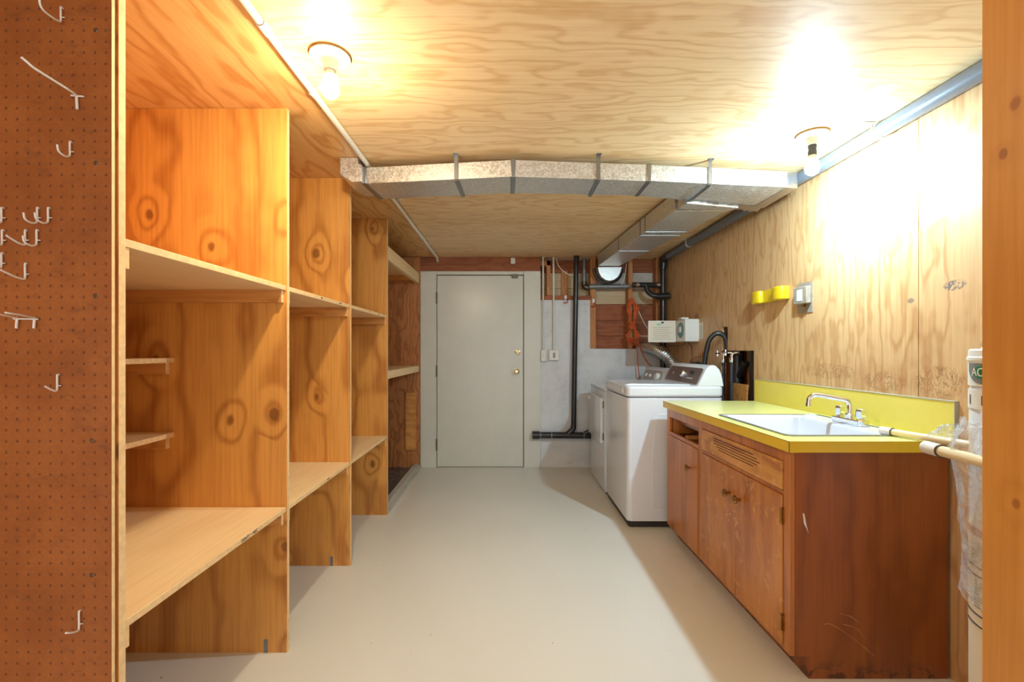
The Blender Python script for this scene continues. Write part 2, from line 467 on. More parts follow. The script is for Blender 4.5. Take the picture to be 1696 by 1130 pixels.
# right wall: plywood sheets with seams and the plumbing cut-out, cavity behind
H0, H1, HZ = 3.083, 3.56, 1.242
S0, S1, SZ = 3.452, 3.535, 1.425
wm = MB()
wm.box(WX, WX+0.015, Y0, 0.627, 0, CEIL); wm.box(WX, WX+0.015, 0.63, 1.848, 0, CEIL)
wm.box(WX, WX+0.015, 1.851, 3.069, 0, CEIL)
wm.box(WX, WX+0.015, 3.072, H0, 0, CEIL)
wm.box(WX, WX+0.015, H0, S0, HZ, CEIL); wm.box(WX, WX+0.015, S0, S1, SZ, CEIL); wm.box(WX, WX+0.015, S1, H1, HZ, CEIL)
wm.box(WX, WX+0.015, H1, 4.288, 0, CEIL); wm.box(WX, WX+0.015, H0, H1, 0, 0.55)
wm.box(WX, WX+0.015, 4.291, 5.0, 0, CEIL)
wr = build('wall_right', wm, 'wall_ply', kind='structure', smooth=False)
wb = MB(); wb.box(1.86, 1.90, Y0, 5.0, 0, CEIL)
build('cavity_back', wb, 'board', wr, smooth=False)
for yy in (3.02, 3.585, 1.83, 4.27, 0.6):
    build('stud', MB().box(WX+0.016, 1.858, yy, yy+0.038, 0, CEIL), 'stud', wr, smooth=False)
build('stud', MB().box(1.80, 1.858, 3.36, 3.40, 0, CEIL), 'stud', wr, smooth=False)

# right-hand opening jamb close to the camera
build('wall_near', MB().box(0.8394, 1.679, 0.35, 0.80, 0, CEIL-0.001), 'jamb_ply', kind='structure', smooth=False)

# ------------------------------------------------------------------ end wall
we = thing('wall_end', None, None, (0.4, DW, 0), kind='structure')
fm = MB()
fm.prism([(0.354, 0), (1.90, 0), (1.90, 1.262), (0.934, 1.262), (0.934, 1.783), (0.354, 1.783)], DW, DW+0.17, 'y')
build('concrete_foundation', fm, 'concrete', we, smooth=False)
build('header_board', MB().box(-0.999, 0.352, DW-0.005, DW+0.04, 2.088, CEIL-0.001), 'board', we, bev=0.002)
build('ledge_board', MB().box(0.356, 0.90, DW-0.012, DW+0.13, 1.785, 1.828), 'board', we, bev=0.002)
for z0, z1, m in ((1.784, 1.92, 'cream_board'), (1.924, 2.09, 'cream_board'), (2.094, CEIL-0.002, 'board')):
    build('backing_board', MB().box(0.354, 0.932, DW+0.132, DW+0.15, z0, z1), m, we)
build('backing_board', MB().box(0.59, 0.66, DW+0.11, DW+0.13, 1.83, 2.11), 'stud', we)
for z0, z1, m in ((1.264, 1.40, 'board'), (1.404, 1.57, 'board'), (1.574, 1.745, 'board'), (1.749, 1.90, 'cream_board'), (1.904, 2.09, 'white_ply'), (2.094, CEIL-0.002, 'board')):
    build('backing_board', MB().box(0.936, 1.86, DW+0.11, DW+0.13, z0, z1), m, we)
for x0, x1, z0, z1 in ((0.42, 0.462, 1.83, 2.2), (0.356, 0.462, 2.15, 2.2), (0.885, 0.945, 1.264, CEIL-0.002), (1.29, 1.336, 1.264, CEIL-0.002), (1.585, 1.625, 1.264, CEIL-0.002)):
    build('stud', MB().box(x0, x1, DW-0.008, DW+0.105, z0, z1), 'stud', we, bev=0.002)
build('leak_backing', MB().box(-1.0, 1.95, DW+0.172, DW+0.19, 0, CEIL-0.002), 'board', we, smooth=False)  # unseen backing, added to stop world light leaking through the wall gaps
build('plywood_lining', MB().box(LX, -0.924, DW-0.03, DW+0.03, 0, CEIL-0.002), 'dark_ply', we)
build('nailed_board', MB().box(-1.072, -0.965, DW-0.055, DW-0.031, 0.19, 0.80), 'cleat', we, bev=0.002)

# alcove curb and sunken dark floor
build('trim_1', MB().prism([(-0.985, 0.0), (-0.902, 0.0), (-0.902, 0.022), (-0.935, 0.026), (-0.937, 0.045), (-0.985, 0.045)], 3.442, DW-0.031, 'y'), 'curb', kind='structure', bev=0.002)
build('floor', MB().box(LX, -0.987, 3.442, DW-0.031, 0.001, 0.006), 'alcove_floor', kind='structure', smooth=False)

# ------------------------------------------------------------------ door
dr = thing('door_1', None, None, (-0.29, DW, 0), kind='structure')
build('door_leaf', MB().box(-0.744, 0.170, DW-0.012, DW+0.03, 0.008, 2.042), 'door_paint', dr, bev=0.003)
for a, b2 in ((-0.921, -0.750), (0.177, 0.354)):
    build('casing', MB().box(a, b2, DW-0.028, DW+0.03, 0.0, 2.086), 'door_paint', dr, bev=0.003)
build('door_gap_blocker', MB().box(-0.90, 0.33, DW+0.032, DW+0.05, 0.0, 2.085), 'dark_gap', dr, smooth=False)  # added dark sheet behind the leaf, blocks light coming through the door gaps
build('head_casing', MB().box(-0.748, 0.175, DW-0.02, DW+0.03, 2.050, 2.086), 'door_paint', dr, bev=0.002)
build('threshold', MB().box(-0.748, 0.175, DW-0.03, DW+0.03, 0.0, 0.006), 'curb', dr)
for z in (1.80, 1.025, 0.245):
    h = MB().box(-0.752, -0.742, DW-0.036, DW-0.013, z-0.06, z+0.06)
    h.tube([(-0.747, DW-0.036, z-0.062), (-0.747, DW-0.036, z+0.062)], 0.007, 10)
    build('hinge', h, 'steel', dr)
kz = 1.242-(615-581)*0.00644
k = MB().lathe([(0.0, -0.065), (0.018, -0.064), (0.027, -0.055), (0.028, -0.042), (0.020, -0.030), (0.011, -0.026), (0.011, -0.008), (0.032, -0.006), (0.034, 0.0), (0.0, 0.0)], (0.100, DW-0.0125, kz), 28, 'y')
build('door_knob', k, 'pale_brass', dr)
k = MB().lathe([(0.0, -0.016), (0.016, -0.016), (0.018, -0.008), (0.028, -0.006), (0.029, 0.0), (0.0, 0.0)], (0.112, DW-0.0125, 1.226), 28, 'y')
dbz = build('deadbolt', k, 'pale_brass', dr)
build('thumb_turn', MB().box(0.100, 0.124, DW-0.04, DW-0.028, 1.221, 1.231), 'brass', dbz, bev=0.002)
build('latch_plate', MB().box(0.05, 0.115, DW-0.045, DW-0.013, 2.012, 2.050), 'steel', dr, bev=0.003)

# ------------------------------------------------------------------ left shelving
SHF = -0.905       # front plane of the shelving
su = thing('storage_shelving', 'tall built-in knotty plywood shelving bays filling the left wall', 'shelving', (-1.4, 1.05, 0))
EDG = {'+x': 1, '-x': 1}
for k, y in enumerate((1.055, 1.862, 2.612, 3.420)):
    build('divider_panel', MB().box(-1.88, SHF, y, y+0.019, 0.0, CEIL-0.001, EDG), ['knotty', 'ply_edge'], su, smooth=False)
# front pegboard with spacer frame
build('spacer_frame', MB().box(-1.88, SHF-0.006, 1.0435, 1.0545, 0.0, CEIL-0.001), 'stud', su, smooth=False)
pg = build('pegboard', MB().box(-1.88, SHF+0.001, 1.035, 1.0434, 0.0, CEIL-0.001, EDG), ['pegboard', 'ply_edge'], su, smooth=False)
# undo base shift for the hole grid: keep texture in world coordinates
for vtx in pg.data.vertices: vtx.co += BASE[su.name]
pg.location = -BASE[su.name]
for (px, py) in ((159, 50), (159, 270), (158, 490), (152, 730), (152, 953), (44, 344-0)):
    X = (px-840)/724.6; Z = 1.242-(py-581)/724.6
    if px < 100: continue
    build('screw_head', MB().lathe([(0.0, -0.002), (0.0035, -0.0017), (0.005, 0.0), (0.0, 0.0)], (X, 1.0348, Z), 14, 'y'), 'steel', su)
bays = ((1.075, 1.861), (1.882, 2.611), (2.632, 3.419))
for i, (a, b2) in enumerate(bays):
    for zt in (1.509, 0.599):
        build('shelf', MB().box(-1.88, SHF-0.004, a, b2, zt-0.019, zt, {'+x': 1}), ['shelf_face', 'ply_edge'], su, bev=0.001, seg=1, smooth=False)
        for yy in (a, b2-0.019):
            cx = SHF-0.008 if yy == a else SHF-0.014
            build('cleat', MB().box(-1.88, cx, yy, yy+0.019, zt-0.070, zt-0.0195, {'+x': 1}), ['cleat', 'ply_edge'], su, smooth=False)
a, b2 = bays[0]
for zt in (1.212, 0.907):
    build('small_shelf', MB().box(-1.88, -1.368, a, b2, zt-0.019, zt, {'+x': 1}), ['shelf_face', 'ply_edge'], su, smooth=False)
    for yy in (a, b2-0.022):
        build('cleat', MB().box(-1.88, -1.387, yy, yy+0.022, zt-0.066, zt-0.0195, {'+x': 1}), ['cleat', 'ply_edge'], su, smooth=False)
# steel angle feet at panel bottoms
for y, x in ((1.862, -1.0), (2.612, -1.02)):
    f = MB().box(x, x+0.016, y-0.003, y-0.0003, 0.002, 0.055)
    build('angle_bracket', f, 'old_pipe', su)

# pen lettering on the shelf edges
def text_mesh(body, size, mat, loc, rot, parent=None, name='lettering', extrude=0.0004, cyl=None, label=None, spacing=1.0):
    cu = bpy.data.curves.new('txt', 'FONT'); cu.body = body; cu.size = size; cu.extrude = extrude; cu.space_character = spacing
    cu.align_x = 'CENTER'; cu.align_y = 'CENTER'
    t = bpy.data.objects.new('txt', cu); COL.objects.link(t)
    dg = bpy.context.evaluated_depsgraph_get()
    me = bpy.data.meshes.new_from_object(t.evaluated_get(dg))
    bpy.data.objects.remove(t); bpy.data.curves.remove(cu)
    bm = bmesh.new(); bm.from_mesh(me); bpy.data.meshes.remove(me)
    if cyl:
        cx, cy, cz, r, ang = cyl
        bmesh.ops.subdivide_edges(bm, edges=[e for e in bm.edges if e.calc_length() > size*0.3], cuts=3)
        for v_ in bm.verts:
            a_ = ang + v_.co.x/r; rr = r + v_.co.z
            v_.co = Vector((cx+rr*math.cos(a_), cy+rr*math.sin(a_), cz+v_.co.y))
    else:
        R = rot.to_4x4(); R.translation = Vector(loc)
        bmesh.ops.transform(bm, matrix=R, verts=bm.verts)
    mb = MB(); mb.b.free(); mb.b = bm
    return build(name, mb, mat, parent, smooth=False, label=label)
RX = Matrix(((0, 0, 1), (1, 0, 0), (0, 1, 0)))     # text facing +x, reading along +y
RNX = Matrix(((0, 0, -1), (-1, 0, 0), (0, 1, 0)))  # facing -x, reading along -y
RNY = Matrix(((1, 0, 0), (0, 0, -1), (0, 1, 0)))   # facing -y, reading along +x
text_mesh('DENTS + MISC', 0.016, 'ink', (SHF-0.0036, 1.60, 0.589), RX, su)
text_mesh('16 MI', 0.014, 'ink', (SHF-0.0036, 2.30, 0.589), RX, su)
text_mesh('2X4', 0.013, 'ink', (SHF-0.0036, 2.22, 1.499), RX, su)
text_mesh('PAINT', 0.012, 'ink', (SHF-0.0036, 2.47, 1.499), RX, su)
text_mesh('PVC', 0.012, 'ink', (SHF-0.0036, 3.0, 1.499), RX, su)
text_mesh('2X4', 0.012, 'ink', (SHF-0.0036, 3.2, 1.499), RX, su)

# alcove shelves beyond the last divider
for zt, fh, lab in ((2.06, 0.105, 'upper thick wooden shelf in the alcove left of the door, close under the ceiling'),
                    (1.083, 0.062, 'waist-high thick wooden shelf in the alcove left of the door')):
    t = thing('alcove_shelf', lab, 'shelf', (-1.3, 4.1, zt))
    build('board', MB().box(LX+0.002, -0.972, 3.441, DW-0.032, zt-0.02, zt), 'shelf_face', t, smooth=False)
    build('front_rail', MB().box(-0.97, -0.93, 3.441, DW-0.05, zt-fh, zt, {'-y': 1, '+x': 0}), ['shelf_face', 'ply_edge'], t, bev=0.002)
    build('cleat', MB().box(LX+0.002, -0.975, DW-0.056, DW-0.033, zt-0.075, zt-0.021), 'cleat', t)

# ------------------------------------------------------------------ peg hooks
def hook(label, px, py, kind, out=0.032, drop=0.034, up=0.014, name='peg_hook'):
    X = (px-840)/724.6; Z = 1.242-(py-581)/724.6; Y = 1.0335
    m = MB(); r = 0.0021
    m.tube([(X, 1.0355, Z), (X, Y-0.001, Z+0.0005), (X, Y-0.003, Z-0.003), (X, Y-0.003, Z-drop+0.006)] +
           ([(X, Y-0.006, Z-drop-0.001), (X, Y-out*0.5, Z-drop-0.004), (X, Y-out*0.9, Z-drop+0.001), (X, Y-out, Z-drop+up)] if kind == 'J' else
            [(X, Y-0.006, Z-drop), (X, Y-out*0.5, Z-drop+0.003), (X, Y-out, Z-drop+0.012)]), r, 8, smooth=5)
    m.tube([(X, Y-0.003, Z-drop*0.68), (X+0.008, Y-0.002, Z-drop*0.68)], 0.0012, 6)
    o = build(name, m, 'white_plastic', base=(X, 1.035, Z))
    tag(o, label, 'hook', 'wire hooks on the pegboard')
hook('largest curved wire hook, at the very top of the pegboard', 104, 14, 'J', 0.052, 0.034, 0.030)
hook('small curved hook alone on the upper pegboard, below the long prong', 119, 236, 'J')
hook('curved hook in the upper row of three, nearer the panel edge', 83, 345, 'J')
hook('curved hook in the middle of the upper row of three', 65, 345, 'J')
hook('half-visible hook at the frame edge in the upper row', 6, 345, 'J')
hook('curved hook in the second row, beside a straight-pronged one', 64, 382, 'J')
hook('straight-pronged hook in the second row of the cluster', 45, 382, 'L', 0.042, 0.034)
hook('half-visible hook at the frame edge in the second row', 7, 382, 'L')
hook('half-visible hook at the frame edge in the third row', 6, 420, 'L')
hook('straight-pronged hook alone below the cluster of hooks', 45, 437, 'L', 0.052, 0.036)
hook('short bent hook halfway down the pegboard, below the double bracket', 98, 621, 'L', 0.030, 0.036)
hook('lowest bent hook, near the floor on the pegboard', 134, 1011, 'L', 0.034, 0.042)
def P(px, py, y): return ((px-840)*y/750, y, 1.242-(py-581)*y/750)
m = MB()
m.tube([P(118, 158, 1.031), P(139, 160, 1.031)], 0.002, 8)
m.tube([P(127, 159, 1.031), P(128, 181, 1.031)], 0.0028, 8)
m.tube([P(127, 158, 1.03), P(116, 150, 1.01), P(60, 115, 0.94), P(45, 103, 0.925), P(35, 95, 0.915)], 0.0024, 8, smooth=5)
tag(build('peg_hook', m, 'white_plastic', base=P(127, 158, 1.033)), 'long straight wire prong slanting out of the upper pegboard', 'hook', 'wire hooks on the pegboard')
m = MB()
m.tube([P(22, 528, 1.031), P(63, 529, 1.031)], 0.0018, 8)
for px in (28, 57):
    m.tube([P(px, 526, 1.033), P(px, 530, 1.029), P(px-1, 544, 1.029)], 0.0026, 8)
    m.tube([P(px, 527, 1.031), P(px-22, 522, 0.99), P(px-48, 518, 0.955)], 0.0020, 8, smooth=4)
tag(build('peg_bracket', m, 'white_plastic', base=P(40, 528, 1.033)), 'double-pronged wire bracket at mid height on the pegboard', 'hook', 'wire hooks on the pegboard')

# ------------------------------------------------------------------ lamps
def lamp(x, y, mat, label, long_socket=0.0, r=0.030):
    t = thing('ceiling_lampholder', label, 'lamp', (x, y, CEIL))
    build('base_plate', MB().lathe([(0.0, 0.0), (0.064, 0.0), (0.066, -0.008), (0.060, -0.013), (0.030, -0.018), (0.0, -0.018)], (x, y, CEIL-0.0005), 40), 'porcelain_fix', t)
    build('gasket', MB().lathe([(0.0641, 0.0), (0.069, 0.0), (0.069, -0.003), (0.0641, -0.003), (0.0641, 0.0)], (x, y, CEIL-0.0003), 40), 'brass', t)
    zs = CEIL-0.018
    build('socket', MB().lathe([(0.0, 0.0), (0.024, 0.0), (0.021, -0.010), (0.021, -0.018), (0.022, -0.019), (0.022, -0.032), (0.020, -0.034), (0.0, -0.034)], (x, y, zs), 28), 'porcelain_fix', t)
    zb = zs-0.034
    if long_socket:
        build('socket_extender', MB().lathe([(0.0, 0.0), (0.017, 0.0), (0.018, -0.006), (0.016, -0.02), (0.018, -0.03), (0.0175, -long_socket), (0.0, -long_socket)], (x, y, zb), 24), 'bark', t)
        zb -= long_socket
    k = r/0.030
    lb_ = build('light_bulb', MB().lathe([(0.0, -0.020), (0.0215*k, -0.020), (0.0225*k, -0.030), (0.028*k, -0.046), (0.030*k, -0.060), (0.027*k, -0.076), (0.018*k, -0.087), (0.007, -0.0925), (0.0, -0.093)], (x, y, zb), 28), mat, t)
    build('bulb_collar', MB().lathe([(0.0, 0.0), (0.014, 0.0), (0.016, -0.006), (0.0225*k, -0.0198), (0.0, -0.0198)], (x, y, zb), 28), 'porcelain_fix', lb_)
lamp(-0.598, 1.53, 'bulb_warm', 'warm glowing bulb in a white porcelain holder beside the painted conduit')
lamp(1.405, 2.085, 'bulb_cool', 'bright cool bulb on a dark socket extender near the right wall pipe', 0.045)

# ------------------------------------------------------------------ ceiling conduit
cd = thing('ceiling_conduit', 'white painted conduit running along the ceiling over the shelf fronts', 'pipe', (-0.735, 2.4, CEIL))
build('tube', MB().tube([(-0.735, Y0+0.05, 2.221), (-0.735, 3.0, 2.221), (-0.737, 4.72, 2.221), (-0.737, 4.76, 2.216), (-0.737, 4.80, 2.19)], 0.0125, 14), 'white_paint', cd)
for y in (1.345, 3.9): build('coupling', MB().tube([(-0.735, y, 2.221), (-0.735, y+0.05, 2.221)], 0.0155, 14), 'white_paint', cd)
for y in (1.72, 2.98, 4.2):
    s_ = MB().tube([(-0.735, y-0.009, 2.221), (-0.735, y+0.009, 2.221)], 0.0150, 14).box(-0.722, -0.690, y-0.009, y+0.009, 2.2355, 2.239)
    s_.lathe([(0.0, -0.004), (0.004, -0.003), (0.005, 0.0), (0, 0)], (-0.703, y, 2.2355), 10)
    build('strap', s_, 'white_paint', cd)

# ------------------------------------------------------------------ main duct
md = thing('supply_duct', 'galvanised rectangular duct spanning the ceiling in three bent sections', 'duct', (0.4, 2.45, 2.12))
FR = [(-0.755, 2.376), (0.03, 2.278), (0.732, 2.337), (1.50, 2.425)]
RE = [(-0.725, 2.612), (0.03, 2.517), (0.732, 2.56), (1.50, 2.76)]
ZT, ZB = 2.203, 2.118
def lerp(a, b, t): return (a[0]+(b[0]-a[0])*t, a[1]+(b[1]-a[1])*t)
for i in range(3):
    m = MB().prism([FR[i], FR[i+1], RE[i+1], RE[i]], ZB, ZT, 'z')
    build('duct_section', m, 'galv', md, bev=0.002)
for i in (1, 2):
    a, b2 = Vector((*FR[i], 0)), Vector((*RE[i], 0)); dxy = (b2-a).normalized()
    nrm = Vector((dxy.y, -dxy.x, 0))
    p = [a-dxy*0.006+nrm*0.012, a-dxy*0.006-nrm*0.012, b2+dxy*0.004-nrm*0.012, b2+dxy*0.004+nrm*0.012]
    build('duct_joint', MB().prism([(q.x, q.y) for q in p], ZB-0.004, ZT+0.004, 'z'), 'galv_dark', md, bev=0.003)
m = MB().prism([(1.492, 2.4235), (1.565, 2.436), (1.575, 2.782), (1.492, 2.762)], ZB-0.002, ZT+0.003, 'z')
build('taped_end_cap', m, 'tape', md, bev=0.006)
# boot that lifts the duct into the ceiling over the shelf side
m = MB().prism([(-0.862, 2.2385), (-0.768, 2.2385), (-0.768, 2.205), (-0.752, 2.203), (-0.752, 2.116), (-0.80, 2.112), (-0.862, 2.15)], 2.335, 2.56, 'y')
build('duct_boot', m, 'galv', md, bev=0.002)
build('taped_collar', MB().prism([(-0.764, 2.366), (-0.735, 2.362), (-0.71, 2.612), (-0.745, 2.622)], ZB-0.003, ZT+0.002, 'z'), 'galv_dark', md, bev=0.003)
for px, yf in ((756, 2.31), (990, 2.31), (1175, 2.39)):
    t_ = None
    for i in range(3):
        for k in range(100):
            q = lerp(FR[i], FR[i+1], k/100)
            if abs((q[0]/q[1]*750+840)-px) < 1.6: t_ = (i, k/100)
    i, tt = t_; f = lerp(FR[i], FR[i+1], tt); r_ = lerp(RE[i], RE[i+1], tt)
    d = Vector((f[0], f[1]-0.003, 0))
    wv = 0.010
    m = MB()
    m.obox((f[0], f[1]-0.0055, (ZB+CEIL)/2-0.001), (0.02, 0.002, CEIL-ZB+0.002), Matrix.Identity(3))
    m.box(f[0]-0.012, f[0]+0.012, f[1]-0.03, f[1]-0.004, CEIL-0.003, CEIL-0.0005)
    L = math.hypot(r_[0]-f[0], r_[1]-f[1]); an = math.atan2(r_[1]-f[1], r_[0]-f[0])
    m.obox(((f[0]+r_[0])/2, (f[1]+r_[1])/2, ZB-0.0075), (L+0.014, 0.02, 0.002), Matrix.Rotation(an, 3, 'Z'))
    m.obox((r_[0], r_[1]+0.006, (ZB+CEIL)/2-0.001), (0.02, 0.002, CEIL-ZB+0.002), Matrix.Identity(3))
    for q in range(4):
        m.lathe([(0.0, -0.0015), (0.003, -0.001), (0.0035, 0.0), (0, 0)], (f[0], f[1]-0.0066, ZB+0.012+0.024*q), 8, 'y')
    build('hanger_strap', m, 'galv_dark', md)
# crumpled foil along the branch take-off
m = MB()
pts = []
for k in range(26):
    t_ = k/25; x = 1.02+0.53*t_
    yb = 2.648+ (x-1.0)*0.27
    pts.append((x, yb, random.uniform(0.004, 0.016), random.uniform(-0.012, 0.026)))
ra = [m.b.verts.new((x, y-0.045, ZB-0.0035)) for x, y, a_, b_ in pts]
rb = [m.b.verts.new((x, y-0.01, ZB-0.004-a_*0.4)) for x, y, a_, b_ in pts]
rc = [m.b.verts.new((x, y+0.015+b_, ZB-a_)) for x, y, a_, b_ in pts]
for k in range(25):
    m.b.faces.new((ra[k], ra[k+1], rb[k+1], rb[k])); m.b.faces.new((rb[k], rb[k+1], rc[k+1], rc[k]))
build('foil_tape', m, 'tape', md, smooth=False)

# branch duct to the end wall
bd = thing('branch_duct', 'galvanised branch duct running back under the ceiling to the end wall', 'duct', (1.1, 3.5, 2.11))
def BX(y):
    t_ = (y-2.66)/(4.62-2.66)
    return 1.045+(0.925-1.045)*t_, 1.375+(1.145-1.375)*t_
def bsec(y0, y1, e=0.0):
    a, b2 = BX(y0), BX(y1)
    return MB().prism([(a[0]-e, y0), (a[1]+e, y0), (b2[1]+e, y1), (b2[0]-e, y1)], 2.106-e, 2.222+e*0.5, 'z')
m = MB().prism([(1.052, 2.647), (1.40, 2.738), (1.365, 2.80), (1.040, 2.76)], 2.104, 2.222, 'z')
for a, b2 in ((2.801, 3.30), (3.301, 3.93), (3.931, 4.62)): build('duct_section', bsec(a, b2), 'galv', bd, bev=0.002)
for y in (3.30, 3.40, 3.93): build('duct_joint', bsec(y-0.008, y+0.008, 0.003), 'galv_dark', bd)
build('takeoff_collar', m, 'galv', bd, bev=0.003)
# round boot dropping into the stud bay
m = MB().prism([(0.93, 2.106), (1.185, 2.106), (1.17, 2.05), (1.145, 2.00), (1.10, 1.967), (1.055, 1.957), (1.01, 1.967), (0.965, 2.00), (0.94, 2.05)], 4.655, 4.745, 'y')
build('rounded_boot', m, 'galv', bd, bev=0.006, seg=3)
m = MB(); arc = []
for k in range(17):
    a_ = PI+PI*k/16
    arc.append((1.055+0.148*math.cos(a_), 4.735, 2.10+0.150*math.sin(a_)))
m.tube(arc, 0.016, 8)
build('rubber_seal', m, 'black', bd)

# ------------------------------------------------------------------ pipes
rp = thing('wall_drain_pipe', 'thick grey drain pipe along the top of the right wall', 'pipe', (1.625, 3.0, 2.2))
build('pipe_run', MB().tube([(1.630, Y0+0.05, 2.203), (1.630, 4.60, 2.203)], 0.033, 20), 'grey_pipe', rp)
build('elbow', MB().tube([(1.630, 4.58, 2.203), (1.630, 4.66, 2.20), (1.625, 4.705, 2.17), (1.622, 4.715, 2.10)], 0.038, 18, smooth=5), 'black', rp)
build('down_pipe', MB().tube([(1.622, 4.715, 2.12), (1.622, 4.715, 0.0)], 0.029, 18), 'black', rp)
for y in (1.98, 4.05):
    m = MB().tube([(1.63, y-0.011, 2.203), (1.63, y+0.011, 2.203)], 0.0352, 20)
    m.box(1.555, 1.60, y-0.010, y+0.010, CEIL-0.004, CEIL-0.001)
    m.tube([(1.597, y, 2.236), (1.594, y, 2.205), (1.60, y, 2.185)], 0.004, 8, smooth=3)
    build('pipe_hanger', m, 'white_paint', rp)
m = MB().tube([(1.30, 4.70, 1.925), (1.34, 4.70, 1.925), (1.595, 4.715, 1.925)], 0.027, 16)
build('cross_pipe', m, 'black', rp)
for x in (1.33, 1.545): build('clamp_ring', MB().tube([(x, 4.70, 1.925), (x+0.035, 4.703, 1.925)], 0.031, 16), 'chrome', rp)
build('trap', MB().tube([(1.44, 4.70, 1.93), (1.455, 4.69, 1.86), (1.50, 4.67, 1.815), (1.56, 4.655, 1.805), (1.64, 4.65, 1.81)], 0.026, 14, smooth=6), 'black', rp)
build('trap_cap', MB().tube([(1.53, 4.655, 1.80), (1.662, 4.65, 1.805)], 0.034, 16), 'black', rp)

gp = thing('galvanised_vent_pipe', 'old grey pipe dropping from ceiling and turning right between the wall studs', 'pipe', (0.82, 4.9, 2.0))
build('riser', MB().tube([(0.83, 4.89, CEIL-0.003), (0.83, 4.89, 1.97)], 0.022, 14), 'old_pipe', gp)
build('elbow', MB().tube([(0.83, 4.89, 1.985), (0.83, 4.888, 1.95), (0.845, 4.88, 1.928), (0.875, 4.875, 1.922)], 0.031, 14, smooth=5), 'steel', gp)
build('cross_run', MB().tube([(0.87, 4.80, 1.922), (1.29, 4.79, 1.922)], 0.026, 16), 'old_pipe', gp)

wp = thing('waste_pipe', 'black waste pipe falling from the ceiling to a floor-level run beside the door', 'pipe', (0.7, 4.76, 0))
build('riser', MB().tube([(0.728, 4.77, CEIL-0.002), (0.700, 4.77, 0.47), (0.700, 4.77, 0.42)], 0.027, 18), 'black', wp)
build('wye_branch', MB().tube([(0.700, 4.77, 0.45), (0.690, 4.77, 0.415), (0.64, 4.77, 0.365)], 0.029, 16, smooth=4), 'black', wp)
build('floor_run', MB().tube([(0.33, 4.77, 0.352), (1.30, 4.77, 0.345)], 0.034, 18), 'black', wp)
build('cleanout_cap', MB().tube([(0.265, 4.768, 0.352), (0.335, 4.77, 0.352)], 0.042, 20), 'black', wp)
for x in (0.345, 0.46, 0.80): build('glue_ring', MB().tube([(x, 4.77, 0.352), (x+0.012, 4.77, 0.352)], 0.0365, 18), 'grey_pipe', wp)
build('side_branch', MB().tube([(0.80, 4.77, 0.36), (0.87, 4.765, 0.40), (0.905, 4.76, 0.46), (0.915, 4.76, 0.56)], 0.022, 14, smooth=5), 'black', wp)

# ------------------------------------------------------------------ conduits with boxes on the end wall
def PD(px, py, y=DW): return ((px-840)*y/750, y, 1.242-(py-581)*y/750)
t = thing('light_switch', 'narrow white switch box on a thin conduit right against the door casing', 'switch', PD(899, 598))
x, _, _ = PD(899.5, 0)
build('conduit', MB().tube([(x-0.002, DW-0.02, CEIL-0.002), (x, DW-0.02, 1.255)], 0.009, 12), 'white_paint', t)
b_ = build('box', MB().box(x-0.027, x+0.027, DW-0.045, DW-0.0005, 1.130, 1.250), 'white_plastic', t, bev=0.004)
build('toggle', MB().box(x-0.005, x+0.005, DW-0.058, DW-0.0455, 1.182, 1.202), 'white_plastic', b_, bev=0.002)
t = thing('power_outlet', 'square white outlet box at the foot of a thin wall conduit', 'outlet', PD(917, 598))
x, _, _ = PD(917, 0)
build('conduit', MB().tube([(x-0.004, DW-0.02, CEIL-0.002), (x-0.002, DW-0.02, 1.255)], 0.010, 12), 'white_paint', t)
b_ = build('box', MB().box(x-0.055, x+0.055, DW-0.042, DW-0.0005, 1.138, 1.250), 'white_plastic', t, bev=0.010, seg=4)
build('receptacle', MB().box(x-0.012, x+0.012, DW-0.0455, DW-0.0425, 1.165, 1.22), 'old_pipe', b_, bev=0.002)
x, _, z = PD(849.5, 433)
tag(build('sensor_box', MB().box(x-0.024, x+0.024, DW-0.035, DW-0.0055, z-0.032, z+0.032), 'white_plastic', base=(x, DW, z), bev=0.004), 'small white box on the wooden beam above the door', 'box')
m = MB().tube([PD(921, 428, 4.785), PD(925, 440, 4.80), PD(934, 450, 4.80), PD(945, 456, 4.81), PD(956, 459, 4.83)], 0.004, 8, smooth=6)
tag(build('loose_wire', m, 'white_plastic', base=PD(918, 430)), 'thin white wire sagging from ceiling to behind the black pipe', 'wire')
for px, py, lab in ((937, 500, 'red J hook under the ledge board left of the black pipe'), (983, 506, 'red hook on the stud between the pipes')):
    x, y, z = PD(px, py-6, DW-0.03)
    t = thing('utility_hook', lab, 'hook', (x, y, z))
    build('white_base', MB().box(x-0.013, x+0.013, y-0.002, DW-0.0125, z-0.012, z+0.030), 'white_plastic', t, bev=0.002)
    build('red_hook', MB().tube([(x+0.008, y-0.006, z-0.005), (x+0.020, y-0.012, z-0.03), (x+0.008, y-0.018, z-0.052), (x-0.028, y-0.02, z-0.05)], 0.005, 8, smooth=5), 'red', t)

